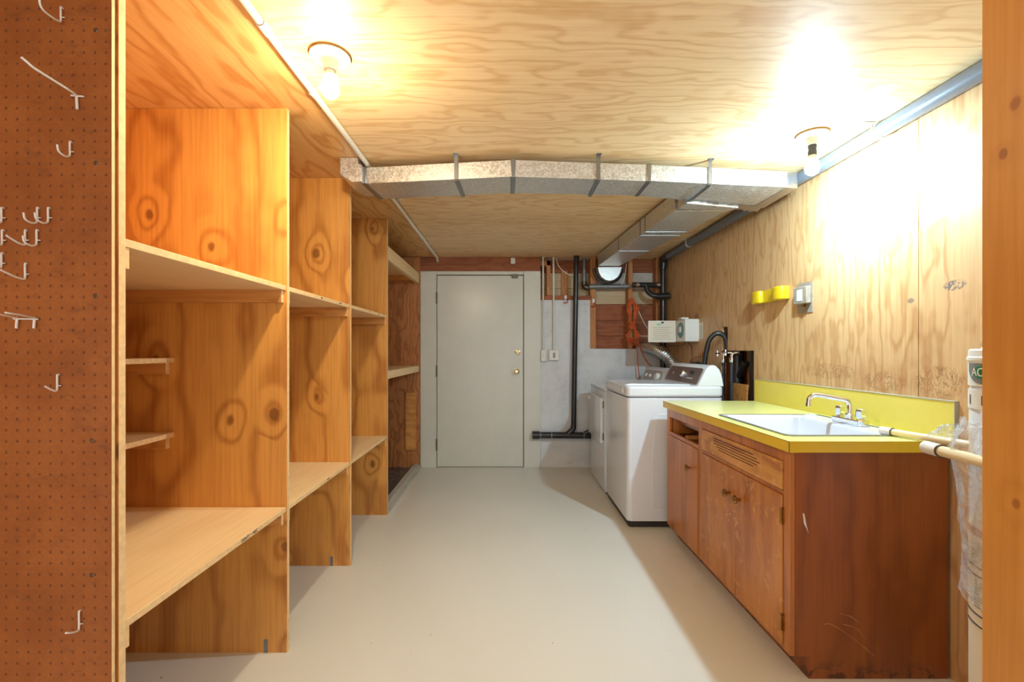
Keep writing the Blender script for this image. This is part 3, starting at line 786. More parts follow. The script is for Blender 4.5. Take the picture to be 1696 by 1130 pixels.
# ------------------------------------------------------------------ orange extension cord coil
m = MB()
cx, cy = 1.312, 4.765
for k in range(9):
    ww = 0.026+0.006*random.random()+0.004*k; ph = random.uniform(-0.012, 0.012)
    z_t = 1.80-0.006*k; z_b = 1.31+0.02*random.random()+0.008*k
    yy = cy-0.004*k
    pts = [(cx+ph, yy, z_t), (cx+ww+ph, yy, z_t-0.07), (cx+ww*0.6, yy-0.006, 1.62), (cx+0.014+ph*0.4, yy-0.01, 1.50),
           (cx+ww*1.05, yy, 1.42), (cx+ww*1.25+ph, yy, z_b+0.03), (cx+0.01+ph, yy, z_b-0.01), (cx-ww*1.2+ph, yy, z_b+0.03),
           (cx-ww*0.9, yy, 1.41), (cx-0.012+ph*0.4, yy-0.01, 1.50), (cx-ww*0.7, yy-0.004, 1.62), (cx-ww+ph, yy, z_t-0.08), (cx+ph, yy, z_t)]
    m.tube(pts, 0.0060, 7, smooth=5)
for k in range(6):
    z = 1.47+0.013*k; rr = 0.034+0.003*(k % 2)
    m.tube([(cx+rr*math.cos(a_*PI/6), cy-0.022+0.028*math.sin(a_*PI/6), z+0.004*math.sin(a_*PI/3+k)) for a_ in range(13)], 0.0060, 7)
m.tube([(cx+0.04, cy-0.03, 1.40), (cx+0.075, cy-0.03, 1.28), (cx+0.14, cy-0.03, 1.14), (cx+0.23, cy-0.04, 1.03), (cx+0.30, 4.70, 0.93)], 0.006, 8, smooth=6)
m.tube([(cx+0.03, cy-0.03, 1.36), (cx+0.05, cy-0.03, 1.20), (cx+0.06, cy-0.03, 1.05), (cx+0.08, cy-0.03, 0.88)], 0.005, 8, smooth=6)
tag(build('extension_cord', m, 'orange_cord', base=(cx, cy, 1.80)), 'coiled orange extension cord hanging on a wall stud above the dryer', 'cord')
m = MB().tube([(1.26, 4.78, 2.16), (1.235, 4.76, 2.02), (1.20, 4.75, 1.93)], 0.004, 7, smooth=5)
m.tube([(1.352, 4.76, 1.74), (1.40, 4.74, 1.60), (1.44, 4.70, 1.50), (1.45, 4.55, 1.42), (1.44, 4.34, 1.40)], 0.004, 7, smooth=6)
tag(build('thermostat_wire', m, 'white_plastic', base=(1.4, 4.7, 1.5)), 'thin white wire hanging beside the orange cord coil', 'wire')

# ------------------------------------------------------------------ dryer vent hose
m = MB()
path = [Vector(p) for p in ((1.44, 4.82, 1.285), (1.465, 4.66, 1.275), (1.50, 4.52, 1.245), (1.55, 4.42, 1.19), (1.595, 4.36, 1.11), (1.61, 4.34, 1.02), (1.612, 4.33, 0.80), (1.612, 4.33, 0.5))]
def spl(path, k):
    out = []; Pp = [path[0]*2-path[1]]+path+[path[-1]*2-path[-2]]
    for i in range(1, len(Pp)-2):
        for j in range(k):
            t_ = j/k; a, b2, c2, d2 = Pp[i-1], Pp[i], Pp[i+1], Pp[i+2]
            out.append(0.5*((2*b2)+(c2-a)*t_+(2*a-5*b2+4*c2-d2)*t_*t_+(3*b2-a-3*c2+d2)*t_**3))
    return out+[path[-1]]
fine = spl(path, 44)
m.tube(fine, lambda t_: 0.057+0.0035*math.cos(t_*2*PI*44), 20)
M['foil'] = plain('foil_hose', sr(205, 204, 202), 0.32, 1.0, bump=0.3, scale=30)
tag(build('dryer_vent_hose', m, 'foil', base=(1.44, 4.80, 1.285)), 'silver ribbed foil hose curving from the end wall down behind the dryer', 'hose')

# ------------------------------------------------------------------ washer
def rbox(m, x0, x1, y0, y1, z0, z1, r, n=6):
    pts = []
    for cx_, cy_, a0 in ((x1-r, y1-r, 0), (x0+r, y1-r, PI/2), (x0+r, y0+r, PI), (x1-r, y0+r, 1.5*PI)):
        for k in range(n+1):
            a_ = a0+PI/2*k/n; pts.append((cx_+r*math.cos(a_), cy_+r*math.sin(a_)))
    return m.prism(pts, z0, z1, 'z')
def console_prof(x, z0, h):
    return [(x, z0), (x+0.012, z0+0.012), (x+0.045, z0+h*0.55), (x+0.070, z0+h*0.85), (x+0.092, z0+h*0.965), (x+0.112, z0+h), (x+0.134, z0+h*0.96), (x+0.158, z0+h*0.80), (x+0.176, z0+h*0.5), (x+0.186, z0+h*0.12), (x+0.188, z0)]
wy0, wy1, wx0, wx1 = 3.170, 3.868, 0.842, 1.515
ws = thing('washing_machine', 'white top-loading washing machine with a brown control panel beside the sink cabinet', 'washing machine', (1.18, 3.52, 0))
m = MB(); rbox(m, wx0, wx1, wy0, wy1, 0.047, 0.910, 0.035)
build('cabinet_body', m, 'white_enamel', ws, bev=0.002)
m = MB(); rbox(m, wx0+0.012, wx1-0.01, wy0+0.012, wy1-0.012, 0.006, 0.046, 0.03)
build('base_plinth', m, 'black_base', ws)
for fx, fy in ((wx0+0.04, wy0+0.04), (wx0+0.04, wy1-0.04), (wx1-0.04, wy0+0.04), (wx1-0.04, wy1-0.04)):
    build('foot', MB().lathe([(0.0, 0.0), (0.022, 0.0), (0.022, 0.008), (0.0, 0.008)], (fx, fy, 0.0), 14), 'black', ws)
# side embossing on the near side
pts = [(1.02, 0.14), (1.40, 0.14), (1.40, 0.80), (1.06, 0.80), (1.035, 0.72), (1.01, 0.45)]
build('side_emboss', MB().prism(pts, wy0-0.003, wy0+0.002, 'y'), 'white_enamel', ws, bev=0.004, seg=4)
# top
m = MB(); rbox(m, wx0-0.004, wx1+0.004, wy0-0.002, wy1+0.002, 0.916, 0.992, 0.04)
build('top_deck', m, 'white_enamel', ws, bev=0.016, seg=4)
m = MB()
pts = [(wx0-0.012, 0.95), (wx0-0.009, 0.935), (wx0+0.005, 0.93), (wx0+0.03, 0.985), (1.325, 0.985), (1.325, 0.9985), (wx0+0.05, 1.004), (wx0+0.015, 0.997), (wx0-0.006, 0.978)]
m.prism(pts, wy0+0.10, wy1-0.10, 'y')
ld = build('lid', m, 'white_enamel', ws, bev=0.006, seg=3)
m = MB().prism(console_prof(1.330, 0.990, 0.151), wy0+0.004, wy1-0.004, 'y')
cs = build('console', m, 'white_enamel', ws, bev=0.006, seg=3)
def slope_panel(x, z0, h, ya, yb, mat, parent, name='control_panel', rnd=0.03):
    # panel lying on the console's sloping face
    A = Vector((x+0.012, 0, z0+0.012)); B = Vector((x+0.066, 0, z0+h*0.82))
    u = (B-A); L = u.length; u.normalize(); nrm = Vector((-u.z, 0, u.x))
    m = MB(); outline = []
    for cy_, cl, a0 in ((yb-rnd, L-rnd, 0), (ya+rnd, L-rnd, PI/2), (ya+0.012, 0.012, PI), (yb-0.012, 0.012, 1.5*PI)):
        r = rnd if cl > 0.02 else 0.012
        for k in range(6):
            a_ = a0+PI/2*k/5; outline.append((cy_+r*math.cos(a_), cl+r*math.sin(a_)))
    lo = [m.b.verts.new(A+u*l+Vector((0, y, 0))+nrm*(-0.01)) for y, l in outline]
    hi = [m.b.verts.new(A+u*l+Vector((0, y, 0))+nrm*0.006) for y, l in outline]
    n = len(outline); m.b.faces.new(lo); m.b.faces.new(hi[::-1])
    for i in range(n): m.b.faces.new((lo[i], lo[(i+1) % n], hi[(i+1) % n], hi[i]))
    o = build(name, m, mat, parent)
    def at(y, l, h_): return A+u*l+Vector((0, y, 0))+nrm*h_
    return o, at, u, nrm, L
def disc_on(at, u, nrm, y, l, r, hgt, mat, parent, name, taper=0.85):
    m = MB(); rings = []
    for rr, hh in ((r, 0.0055), (r, 0.006+hgt*0.7), (r*taper, 0.006+hgt)):
        c_ = at(y, l, hh); rings.append([c_+Vector((0, 1, 0))*(rr*math.cos(2*PI*k/22))+u*(rr*math.sin(2*PI*k/22)) for k in range(22)])
    m.loft(rings); return build(name, m, mat, parent)
pn, at, u_, nr_, L_ = slope_panel(1.330, 0.990, 0.151, wy0+0.035, wy1-0.035, 'panel_brown', cs)
disc_on(at, u_, nr_, 3.50, L_*0.52, 0.028, 0.024, 'chrome', pn, 'dial')
disc_on(at, u_, nr_, 3.72, L_*0.50, 0.012, 0.003, 'panel_grey', pn, 'button')
for k in range(4): disc_on(at, u_, nr_, 3.40-0.028*k, L_*0.30, 0.0045, 0.002, 'white_plastic', pn, 'button')
m = MB(); c_ = at(3.36, L_*0.68, 0.007); m.obox(c_, (0.024, 0.07, 0.002), Matrix((u_, Vector((0, 1, 0)), nr_)).transposed()); build('display', m, 'black', pn)

# ------------------------------------------------------------------ dryer
dy0, dy1 = 3.90, 4.57
dy = thing('clothes_dryer', 'white front-loading dryer standing behind the washing machine', 'dryer', (1.17, 4.23, 0))
m = MB(); rbox(m, 0.845, 1.505, dy0, dy1, 0.02, 0.888, 0.010)
build('cabinet_body', m, 'white_enamel', dy, bev=0.002)
m = MB(); rbox(m, 0.839, 1.507, dy0-0.002, dy1+0.002, 0.891, 0.912, 0.012)
build('top_deck', m, 'white_enamel', dy, bev=0.005, seg=3)
for fx in (0.88, 1.46):
    for fy in (dy0+0.04, dy1-0.04): build('foot', MB().lathe([(0, 0), (0.02, 0), (0.02, 0.0195), (0, 0.0195)], (fx, fy, 0), 12), 'black', dy)
m = MB(); rbox(m, 0.812, 0.844, 3.955, 4.535, 0.432, 0.832, 0.008, 3)
dd_ = build('door', m, 'white_enamel', dy, bev=0.010, seg=3)
build('handle', MB().box(0.800, 0.815, 4.44, 4.52, 0.765, 0.80), 'white_plastic', dd_, bev=0.005)
for z in (0.77, 0.49): build('hinge', MB().box(0.833, 0.8445, 3.938, 3.954, z-0.03, z+0.03), 'steel', dd_)
build('corner_strip', MB().box(0.838, 0.8445, 3.902, 3.925, 0.021, 0.888), 'white_enamel', dy, bev=0.002)
m = MB().prism(console_prof(1.322, 0.910, 0.176), dy0+0.004, dy1-0.004, 'y')
cs = build('console', m, 'white_enamel', dy, bev=0.006, seg=3)
pn, at, u_, nr_, L_ = slope_panel(1.322, 0.910, 0.176, dy0+0.10, dy1-0.06, 'panel_grey', cs, rnd=0.05)
for y in (4.42, 4.30): disc_on(at, u_, nr_, y, L_*0.62, 0.016, 0.014, 'white_plastic', pn, 'knob')
disc_on(at, u_, nr_, 4.08, L_*0.60, 0.034, 0.03, 'white_plastic', pn, 'timer_dial', 0.8)

# ------------------------------------------------------------------ plumbing at the wall opening
vb = thing('washer_supply_valves', 'pair of chrome hose taps with inlet hoses in the wall opening behind washer', 'valve', (1.66, 3.4, 1.2))
for y, x, z in ((3.44, 1.655, 1.215), (3.29, 1.645, 1.222)):
    b_ = build('tap', MB().tube([(x+0.055, y, z), (x+0.02, y, z), (x-0.005, y, z-0.004), (x-0.012, y, z-0.02), (x-0.012, y, z-0.05)], 0.013, 12, smooth=4)
               .lathe([(0, 0), (0.019, 0), (0.019, -0.012), (0.016, -0.03), (0, -0.03)], (x-0.012, y, z-0.035), 12), 'chrome', vb)
    h_ = MB().tube([(x-0.01, y+0.005, z+0.004), (x-0.05, y+0.012, z+0.006)], 0.006, 8)
    h_.tube([(x-0.052, y+0.012, z-0.016), (x-0.052, y+0.012, z+0.028)], 0.006, 8).tube([(x-0.052, y-0.012, z+0.006), (x-0.052, y+0.036, z+0.006)], 0.006, 8)
    build('tap_handle', h_, 'chrome', b_)
build('inlet_hose', MB().tube([(1.643, 3.44, 1.15), (1.642, 3.44, 1.05), (1.63, 3.45, 0.80), (1.60, 3.46, 0.5)], 0.011, 10, smooth=5), 'rubber', vb)
build('inlet_hose', MB().tube([(1.633, 3.29, 1.16), (1.630, 3.29, 1.05), (1.628, 3.29, 0.80), (1.61, 3.29, 0.5)], 0.011, 10, smooth=5), 'rubber', vb)
tag(build('drain_hose', MB().tube([(1.535, 3.60, 0.75), (1.545, 3.57, 1.05), (1.565, 3.54, 1.28), (1.60, 3.52, 1.36), (1.645, 3.505, 1.375), (1.685, 3.495, 1.34), (1.70, 3.49, 1.24)], 0.019, 14, smooth=7), 'black', base=(1.6, 3.5, 1.0)),
    'black corrugated drain hose arching from washer into the wall slot', 'hose')
cp = thing('cavity_pipes', 'fat black pipes standing inside the cut-out in the plywood wall', 'pipe', (1.75, 3.3, 0))
build('wide_pipe', MB().tube([(1.755, 3.195, 0), (1.755, 3.195, CEIL-0.01)], 0.040, 18), 'black', cp)
build('wide_pipe', MB().tube([(1.765, 3.475, 0), (1.765, 3.475, CEIL-0.01)], 0.048, 18), 'black', cp)
build('copper_pipe', MB().tube([(1.72, 3.56, 0), (1.72, 3.56, CEIL-0.01)], 0.009, 10), 'copper', cp)
build('wye_arm', MB().tube([(1.765, 3.46, 1.03), (1.765, 3.40, 1.09), (1.77, 3.36, 1.16)], 0.026, 12, smooth=3), 'black', cp)
m = MB().obox((1.700, 3.31, 0.865), (0.008, 0.20, 0.27), Matrix.Rotation(0.05, 3, 'Y'))
tag(build('plywood_offcut', m, 'cleat', base=(1.70, 3.31, 0.73)), 'small plywood offcut leaning in the wall opening behind the counter', 'board')
dv = thing('wall_probe', 'small black device with a brass fitting and red wire on the wall behind the washer', 'device', (1.66, 3.9, 1.15))
build('black_case', MB().box(1.60, 1.679, 3.83, 3.96, 1.105, 1.145), 'black', dv, bev=0.003)
build('brass_fitting', MB().tube([(1.655, 3.86, 1.146), (1.655, 3.86, 1.20), (1.66, 3.86, 1.225)], 0.010, 10), 'brass', dv)
build('red_wire', MB().tube([(1.655, 3.87, 1.19), (1.62, 3.90, 1.185), (1.60, 3.95, 1.15), (1.60, 3.98, 1.10)], 0.003, 6, smooth=4), 'red', dv)

# ------------------------------------------------------------------ sprinkler timer with open cover
tm = thing('sprinkler_timer', 'white timer box with its printed cover swung open on the right wall', 'timer', (1.62, 4.05, 1.4))
z0, z1 = 1.322, 1.520
build('housing', MB().box(1.555, 1.679, 3.955, 4.17, z0, z1), 'white_plastic', tm, bev=0.006, seg=3)
dl = build('dial', MB().lathe([(0, -0.006), (0.066, -0.006), (0.070, 0.0), (0, 0.0)], (1.5545, 4.06, (z0+z1)/2+0.005), 30, 'x'), 'teal', tm)
build('dial_knob', MB().box(1.540, 1.5475, 4.025, 4.075, 1.405, 1.455), 'white_plastic', dl, bev=0.003)
build('dial_pointer', MB().box(1.543, 1.5478, 4.085, 4.115, 1.40, 1.46), 'panel_grey', dl, bev=0.002)
cv = build('cover', MB().box(1.296, 1.553, 4.155, 4.18, z0-0.004, z1-0.002), 'white_plastic', tm, bev=0.008, seg=3)
build('instruction_sheet', MB().box(1.309, 1.536, 4.1525, 4.1545, z0+0.01, z1-0.012), 'paper', cv)
build('sheet_header', MB().box(1.37, 1.41, 4.1512, 4.1526, 1.475, 1.492), 'pale_green', cv)
build('cover_latch', MB().box(1.413, 1.434, 4.1490, 4.1524, 1.492, 1.508), 'black', cv)
for k in range(7):
    z = 1.455-0.018*k
    build('text_line', MB().box(1.335+0.006*(k % 3), 1.505-0.012*((k*2) % 3), 4.1513, 4.1526, z, z+0.0025), 'shield_grey', cv)
build('top_bracket', MB().box(1.535, 1.60, 3.99, 4.06, z1+0.002, z1+0.016), 'white_plastic', tm, bev=0.003)
build('side_pipe', MB().tube([(1.355, 4.60, 1.392), (1.30, 4.17, 1.376)], 0.008, 8), 'white_paint', tm)
build('lead_wires', MB().tube([(1.61, 4.03, z0-0.001), (1.615, 4.0, 1.29), (1.64, 4.03, 1.285), (1.655, 4.06, 1.27), (1.66, 4.07, 1.10), (1.665, 4.08, 0.9)], 0.003, 6, smooth=4)
      .tube([(1.60, 4.05, z0-0.001), (1.60, 4.15, 1.29), (1.55, 4.3, 1.285), (1.45, 4.6, 1.30)], 0.003, 6, smooth=4), 'black', tm)
tgm = thing('paper_tag', 'small printed paper card pinned to the wall beside the timer', 'paper', (1.679, 3.95, 1.40))
build('card', MB().box(1.6775, 1.6795, 3.885, 4.035, 1.345, 1.485), 'paper', tgm)
for k in range(6): build('text_line', MB().box(1.6768, 1.6776, 3.90, 4.015, 1.45-0.017*k, 1.4535-0.017*k), 'shield_grey', tgm)

# ------------------------------------------------------------------ yellow holder, outlet
yh = thing('yellow_holder', 'yellow plastic two-bump holder mounted on the plywood wall above the counter', 'holder', (1.67, 2.86, 1.59))
m = MB().box(1.655, 1.6795, 2.69, 3.035, 1.550, 1.630)
build('backplate', m, 'yellow_plastic', yh, bev=0.006, seg=3)
for y0_, y1_ in ((2.69, 2.80), (2.925, 3.035)):
    ym = (y0_+y1_)/2
    pts = [(y0_, 1.657), (y0_+0.006, 1.632), (ym-0.03, 1.622), (ym+0.03, 1.622), (y1_-0.006, 1.632), (y1_, 1.657)]
    m = MB().prism([(b_, a_) for a_, b_ in pts], 1.5495, 1.6305, 'z')
    build('end_cup', m, 'yellow_plastic', yh, bev=0.008, seg=3)
ol = thing('wall_outlet', 'white outlet box taped to the plywood wall beside the yellow holder', 'outlet', (1.67, 2.55, 1.56))
m = MB().box(1.676, 1.6798, 2.487, 2.618, 1.455, 1.625)
build('tape_patch', m, 'shield_grey', ol)
ol.children[0]['label'] = 'grey tape smears'
b_ = build('box', MB().box(1.648, 1.6758, 2.495, 2.61, 1.505, 1.600), 'white_plastic', ol, bev=0.004)
build('receptacle', MB().box(1.6455, 1.6482, 2.53, 2.575, 1.52, 1.585), 'white_enamel', b_, bev=0.002)
build('plug_prong', MB().box(1.653, 1.668, 2.53, 2.545, 1.488, 1.5048), 'brass', b_)
M['tape_smear'] = plain('tape_smear', sr(158, 146, 130), 0.6, mottle=0.2, scale=30)
ol.children[0].data.materials[0] = M['tape_smear']
for obj in list(ol.children):
    if obj.name.startswith('tape_patch'): obj.data.materials[0] = M['tape_smear']

# ------------------------------------------------------------------ sink cabinet
FX, CY0, CY1 = 1.070, 1.713, 3.030
ct = thing('sink_cabinet', 'worn brown wooden base cabinet under the yellow counter', 'cabinet', (1.38, 2.37, 0))
build('end_panel', MB().prism([(FX+0.019, 0.085), (FX+0.075, 0.085), (FX+0.075, 0.0), (WX-0.012, 0.0), (WX-0.012, 0.861), (FX+0.019, 0.861)], CY0, CY0+0.019, 'y'), 'cab_end', ct, smooth=False)
build('end_panel', MB().prism([(FX+0.019, 0.085), (FX+0.075, 0.085), (FX+0.075, 0.0), (WX-0.012, 0.0), (WX-0.012, 0.861), (FX+0.019, 0.861)], CY1-0.019, CY1, 'y'), 'cab', ct, smooth=False)
build('toe_kick', MB().box(FX+0.070, FX+0.085, CY0+0.001, CY1-0.001, 0.0, 0.084), 'cab_end', ct, smooth=False)
build('bottom_board', MB().box(FX+0.019, WX-0.013, CY0+0.02, CY1-0.02, 0.086, 0.102), 'cab', ct, smooth=False)
fr_ = MB()
x0, x1 = FX, FX+0.019
for ya, yb, za, zb in ((CY0, 1.753, 0.085, 0.861), (2.487, 2.532, 0.085, 0.861), (2.985, CY1, 0.085, 0.861), (1.753, 2.487, 0.815, 0.861), (1.753, 2.487, 0.683, 0.700),
                       (2.532, 2.985, 0.806, 0.861), (2.532, 2.985, 0.690, 0.712), (1.753, 2.487, 0.085, 0.105), (2.532, 2.985, 0.085, 0.098)):
    fr_.box(x0, x1, ya, yb, za, zb)
build('face_frame', fr_, 'cab', ct, bev=0.0015, seg=1)
# false front with slots
ff = build('vent_panel', MB().box(FX-0.006, FX+0.012, 1.757, 2.483, 0.702, 0.813), 'cab_false', ct, bev=0.003)
for k, (ya, yb) in enumerate(((1.96, 2.33), (1.93, 2.33), (1.91, 2.33), (1.93, 2.30), (1.96, 2.28))):
    z = 0.790-0.0125*k
    build('vent_slot', MB().box(FX-0.0066, FX-0.0058, ya, yb, z, z+0.0035), 'dark_gap', ff)
def knob(parent, y, z, x, mat='brass'):
    build('knob', MB().lathe([(0, -0.034), (0.014, -0.033), (0.0195, -0.028), (0.0195, -0.023), (0.012, -0.018), (0.007, -0.014), (0.007, 0.0), (0, 0)], (x, y, z), 24, 'x'), mat, parent)
def hinge(parent, y, z):
    m = MB().box(FX-0.0075, FX+0.002, y-0.008, y+0.010, z-0.03, z+0.03).tube([(FX-0.009, y, z-0.032), (FX-0.009, y, z+0.032)], 0.004, 8)
    build('hinge', m, 'brass', parent)
d1 = build('door', MB().box(FX-0.006, FX+0.012, 1.757, 2.1085, 0.098, 0.682), 'cab_door', ct, bev=0.003)
knob(d1, 2.063+0.005, 0.562, FX-0.006); hinge(d1, 1.755, 0.602); hinge(d1, 1.755, 0.19)
d2 = build('door', MB().box(FX-0.006, FX+0.012, 2.111, 2.483, 0.098, 0.682), 'cab_door', ct, bev=0.003)
knob(d2, 2.165, 0.562, FX-0.006)
m = MB()
for a, b2 in ((2.537, 2.742), (2.744, 2.888), (2.890, 2.995)): m.box(FX-0.006, FX+0.012, a, b2, 0.092, 0.689)
d3 = build('door', m, 'cab', ct, bev=0.0015, seg=1)
knob(d3, 2.63, 0.562, FX-0.006)
# inside the missing drawer
for ya in (2.545, 2.96): build('drawer_bay_side', MB().box(FX+0.02, WX-0.02, ya, ya+0.015, 0.70, 0.86), 'cab', ct)
build('drawer_runner', MB().box(FX+0.02, FX+0.55, 2.73, 2.77, 0.706, 0.724), 'cleat', ct)
build('drawer_runner', MB().box(FX+0.06, FX+0.075, 2.545, 2.975, 0.765, 0.80), 'cab', ct)
build('back_panel', MB().box(WX-0.018, WX-0.012, CY0+0.02, CY1-0.02, 0.10, 0.86), 'dark_ply', ct)
# white paint drip and scuffs on the end panel
m = MB().prism([(1.118, 0.628), (1.124, 0.624), (1.131, 0.585), (1.139, 0.552), (1.134, 0.566), (1.122, 0.588)], CY0-0.0012, CY0+0.001, 'y')
build('paint_drip', m, 'white_plastic', ct)
sc_ = MB()
def arcscratch(p):
    sc_.tube([((px-840)*CY0/750, CY0-0.0002, 1.242-(py-581)*CY0/750) for px, py in p], 0.0012, 5, smooth=5)
arcscratch([(1365, 1034), (1375, 1034), (1395, 1045), (1420, 1063), (1447, 1086)])
arcscratch([(1392, 1016), (1410, 1022), (1424, 1033)])
arcscratch([(1396, 1034), (1418, 1041), (1432, 1057)])
build('scratch_marks', sc_, 'cab_false', ct)

# ------------------------------------------------------------------ countertop
cn = thing('countertop', 'yellow laminate countertop with upright yellow backsplash against the plywood wall', 'countertop', (1.36, 2.37, 0.86))
X0, X1, Ya, Yb = 1.050, WX-0.001, 1.686, 3.050
sx0, sx1, sy0, sy1 = 1.118, 1.612, 1.80, 2.372      # cut-out
m = MB()
e = {'+z': 0, '-x': 1, '-y': 1, '+y': 1, '-z': 1}
TZ0, TZ1 = 0.862, 0.904
m.box(X0, sx0, Ya, Yb, TZ0, TZ1, e); m.box(sx1, X1, Ya, Yb, TZ0, TZ1, e)
m.box(sx0, sx1, Ya, sy0, TZ0, TZ1, e); m.box(sx0, sx1, sy1, Yb, TZ0, TZ1, e)
build('top', m, ['yellow_top', 'yellow_edge'], cn, smooth=False)
for (a, b2, c2, d2) in ((X0-0.0006, X0-0.0002, Ya, Yb),):
    build('edge_seam', MB().box(a-0.0004, b2, c2, d2, TZ1-0.0018, TZ1-0.0003), 'steel', cn)
build('edge_seam', MB().box(X0-0.0008, X0+0.0012, Ya-0.0008, Ya+0.0012, TZ0, TZ1), 'steel', cn)
build('backsplash', MB().box(X1-0.014, X1, Ya, Yb, TZ1+0.0005, 1.050), 'yellow_splash', cn, bev=0.001, seg=1, smooth=False)
build('backsplash_trim', MB().box(X1-0.016, X1, Ya-0.002, Yb+0.001, 1.0502, 1.0535).box(X1-0.016, X1, Ya-0.003, Ya-0.0003, TZ1+0.0005, 1.0501), 'metal_trim', cn)

# ------------------------------------------------------------------ sink
sk = thing('utility_sink', 'white drop-in sink with a metal rim set in the yellow counter', 'sink', (1.36, 2.08, 0.9))
def rr(x0, x1, y0, y1, r, z, n=6):
    pts = []
    for cx_, cy_, a0 in ((x1-r, y1-r, 0), (x0+r, y1-r, PI/2), (x0+r, y0+r, PI), (x1-r, y0+r, 1.5*PI)):
        for k in range(n+1):
            a_ = a0+PI/2*k/n; pts.append((cx_+r*math.cos(a_), cy_+r*math.sin(a_), z))
    return pts
OX0, OX1, OY0, OY1 = 1.102, 1.628, 1.785, 2.387
m = MB()
m.loft([rr(OX0, OX1, OY0, OY1, 0.035, 0.9045), rr(OX0, OX1, OY0, OY1, 0.035, 0.908), rr(OX0+0.008, OX1-0.008, OY0+0.008, OY1-0.008, 0.03, 0.909), rr(OX0+0.010, OX1-0.010, OY0+0.010, OY1-0.010, 0.03, 0.9045)], cap=False)
build('metal_rim', m, 'galv_dark', sk)
m = MB()
m.loft([rr(OX0+0.010, OX1-0.010, OY0+0.010, OY1-0.010, 0.03, 0.9062), rr(OX0+0.026, 1.508, OY0+0.026, OY1-0.026, 0.045, 0.9062), rr(OX0+0.032, 1.500, OY0+0.034, OY1-0.034, 0.045, 0.897),
        rr(OX0+0.050, 1.480, OY0+0.055, OY1-0.055, 0.05, 0.70), rr(OX0+0.075, 1.455, OY0+0.08, OY1-0.08, 0.05, 0.660)], cap=False)
m.b.faces.new([m.b.verts.new(p) for p in rr(OX0+0.075, 1.455, OY0+0.08, OY1-0.08, 0.05, 0.660)])
bmesh.ops.remove_doubles(m.b, verts=m.b.verts, dist=0.0001)
bs = build('basin', m, 'porcelain', sk)
build('drain', MB().lathe([(0, 0.002), (0.03, 0.002), (0.04, 0.005), (0.042, 0.0), (0, 0)], (1.30, 2.08, 0.6602), 22), 'chrome', bs)
build('hole_cap', MB().lathe([(0, 0.012), (0.008, 0.012), (0.010, 0.006), (0.026, 0.005), (0.028, 0), (0, 0)], (1.565, 2.335, 0.9064), 20), 'porcelain', sk)
fc = thing('faucet', 'chrome two-handle faucet with a bent swivel spout at the sink back', 'faucet', (1.575, 2.08, 0.906))
m = MB(); rbox(m, 1.548, 1.602, 1.99, 2.175, 0.9064, 0.932, 0.018)
build('base', m, 'chrome', fc, bev=0.004, seg=3)
build('spout', MB().tube([(1.575, 2.082, 0.93), (1.575, 2.082, 0.975), (1.573, 2.084, 1.000), (1.560, 2.088, 1.013), (1.52, 2.10, 1.022), (1.46, 2.115, 1.034), (1.435, 2.12, 1.033), (1.418, 2.125, 1.018), (1.414, 2.126, 0.992)], lambda t_: 0.0115-0.0015*t_, 16, smooth=6), 'chrome', fc)
build('collar', MB().lathe([(0, 0), (0.019, 0), (0.019, 0.018), (0.014, 0.024), (0, 0.024)], (1.575, 2.082, 0.931), 20), 'chrome', fc)
build('aerator', MB().lathe([(0, 0), (0.0125, 0), (0.0125, 0.014), (0, 0.014)], (1.414, 2.126, 0.982), 16), 'chrome', fc)
for y in (2.018, 2.146):
    m = MB(); n_ = 24; rings = []
    for rr_, hh in ((0.014, 0.0), (0.015, 0.008), (0.019, 0.014), (0.017, 0.048), (0.012, 0.052)):
        rings.append([(1.575+rr_*(1+0.09*math.cos(6*2*PI*k/n_))*math.cos(2*PI*k/n_), y+rr_*(1+0.09*math.cos(6*2*PI*k/n_))*math.sin(2*PI*k/n_), 0.931+hh) for k in range(n_)])
    m.loft(rings)
    build('handle', m, 'chrome', fc)

# ------------------------------------------------------------------ water heater at the near right
HXc, HYc, HR = 1.478, 1.243, 0.150
wh = thing('water_heater', 'slim white water heater tank standing between the cabinet and the doorway', 'water heater', (HXc, HYc, 0))
build('tank', MB().lathe([(0, 0.03), (HR-0.004, 0.03), (HR-0.002, 0.05), (HR-0.002, 1.13), (HR-0.006, 1.14), (0, 1.14)], (HXc, HYc, 0), 56), 'white_enamel', wh)
build('base_ring', MB().lathe([(0, 0), (HR-0.02, 0), (HR-0.02, 0.029), (0, 0.029)], (HXc, HYc, 0), 40), 'steel', wh)
build('top_cap', MB().lathe([(0, 1.141), (HR, 1.141), (HR, 1.212), (HR+0.003, 1.214), (HR+0.003, 1.222), (HR, 1.225), (HR-0.001, 1.243), (HR-0.006, 1.247), (0, 1.247)], (HXc, HYc, 0), 56), 'white_plastic', wh)
build('vent_dome', MB().lathe([(HR-0.028, 1.2475), (HR-0.024, 1.262), (HR-0.034, 1.28), (HR-0.055, 1.294), (0.05, 1.30), (0.04, 1.302), (0.04, 1.40), (0, 1.40)], (HXc, HYc, 0), 48), 'chrome', wh)
def curved_patch(a0, a1, zb, zt, r, name, mat, parent, rows=None, thick=0.0012):
    m = MB(); n_ = 24
    def zlim(t_): return (zb, zt) if rows is None else rows(t_)
    g0 = []
    for k in range(n_+1):
        t_ = k/n_; a_ = math.radians(a0+(a1-a0)*t_); zl, zh = zlim(t_)
        g0.append([(HXc+rr_*math.cos(a_), HYc+rr_*math.sin(a_), zz) for rr_, zz in ((r, zl), (r+thick, zl), (r+thick, zh), (r, zh))])
    m.loft(g0); return build(name, m, mat, parent)
sh = curved_patch(147, 205, 1.147, 1.205, HR, 'shield_label', 'shield_grey', wh, rows=lambda t_: (1.147+0.035*abs(2*t_-1)**3.0, 1.206))
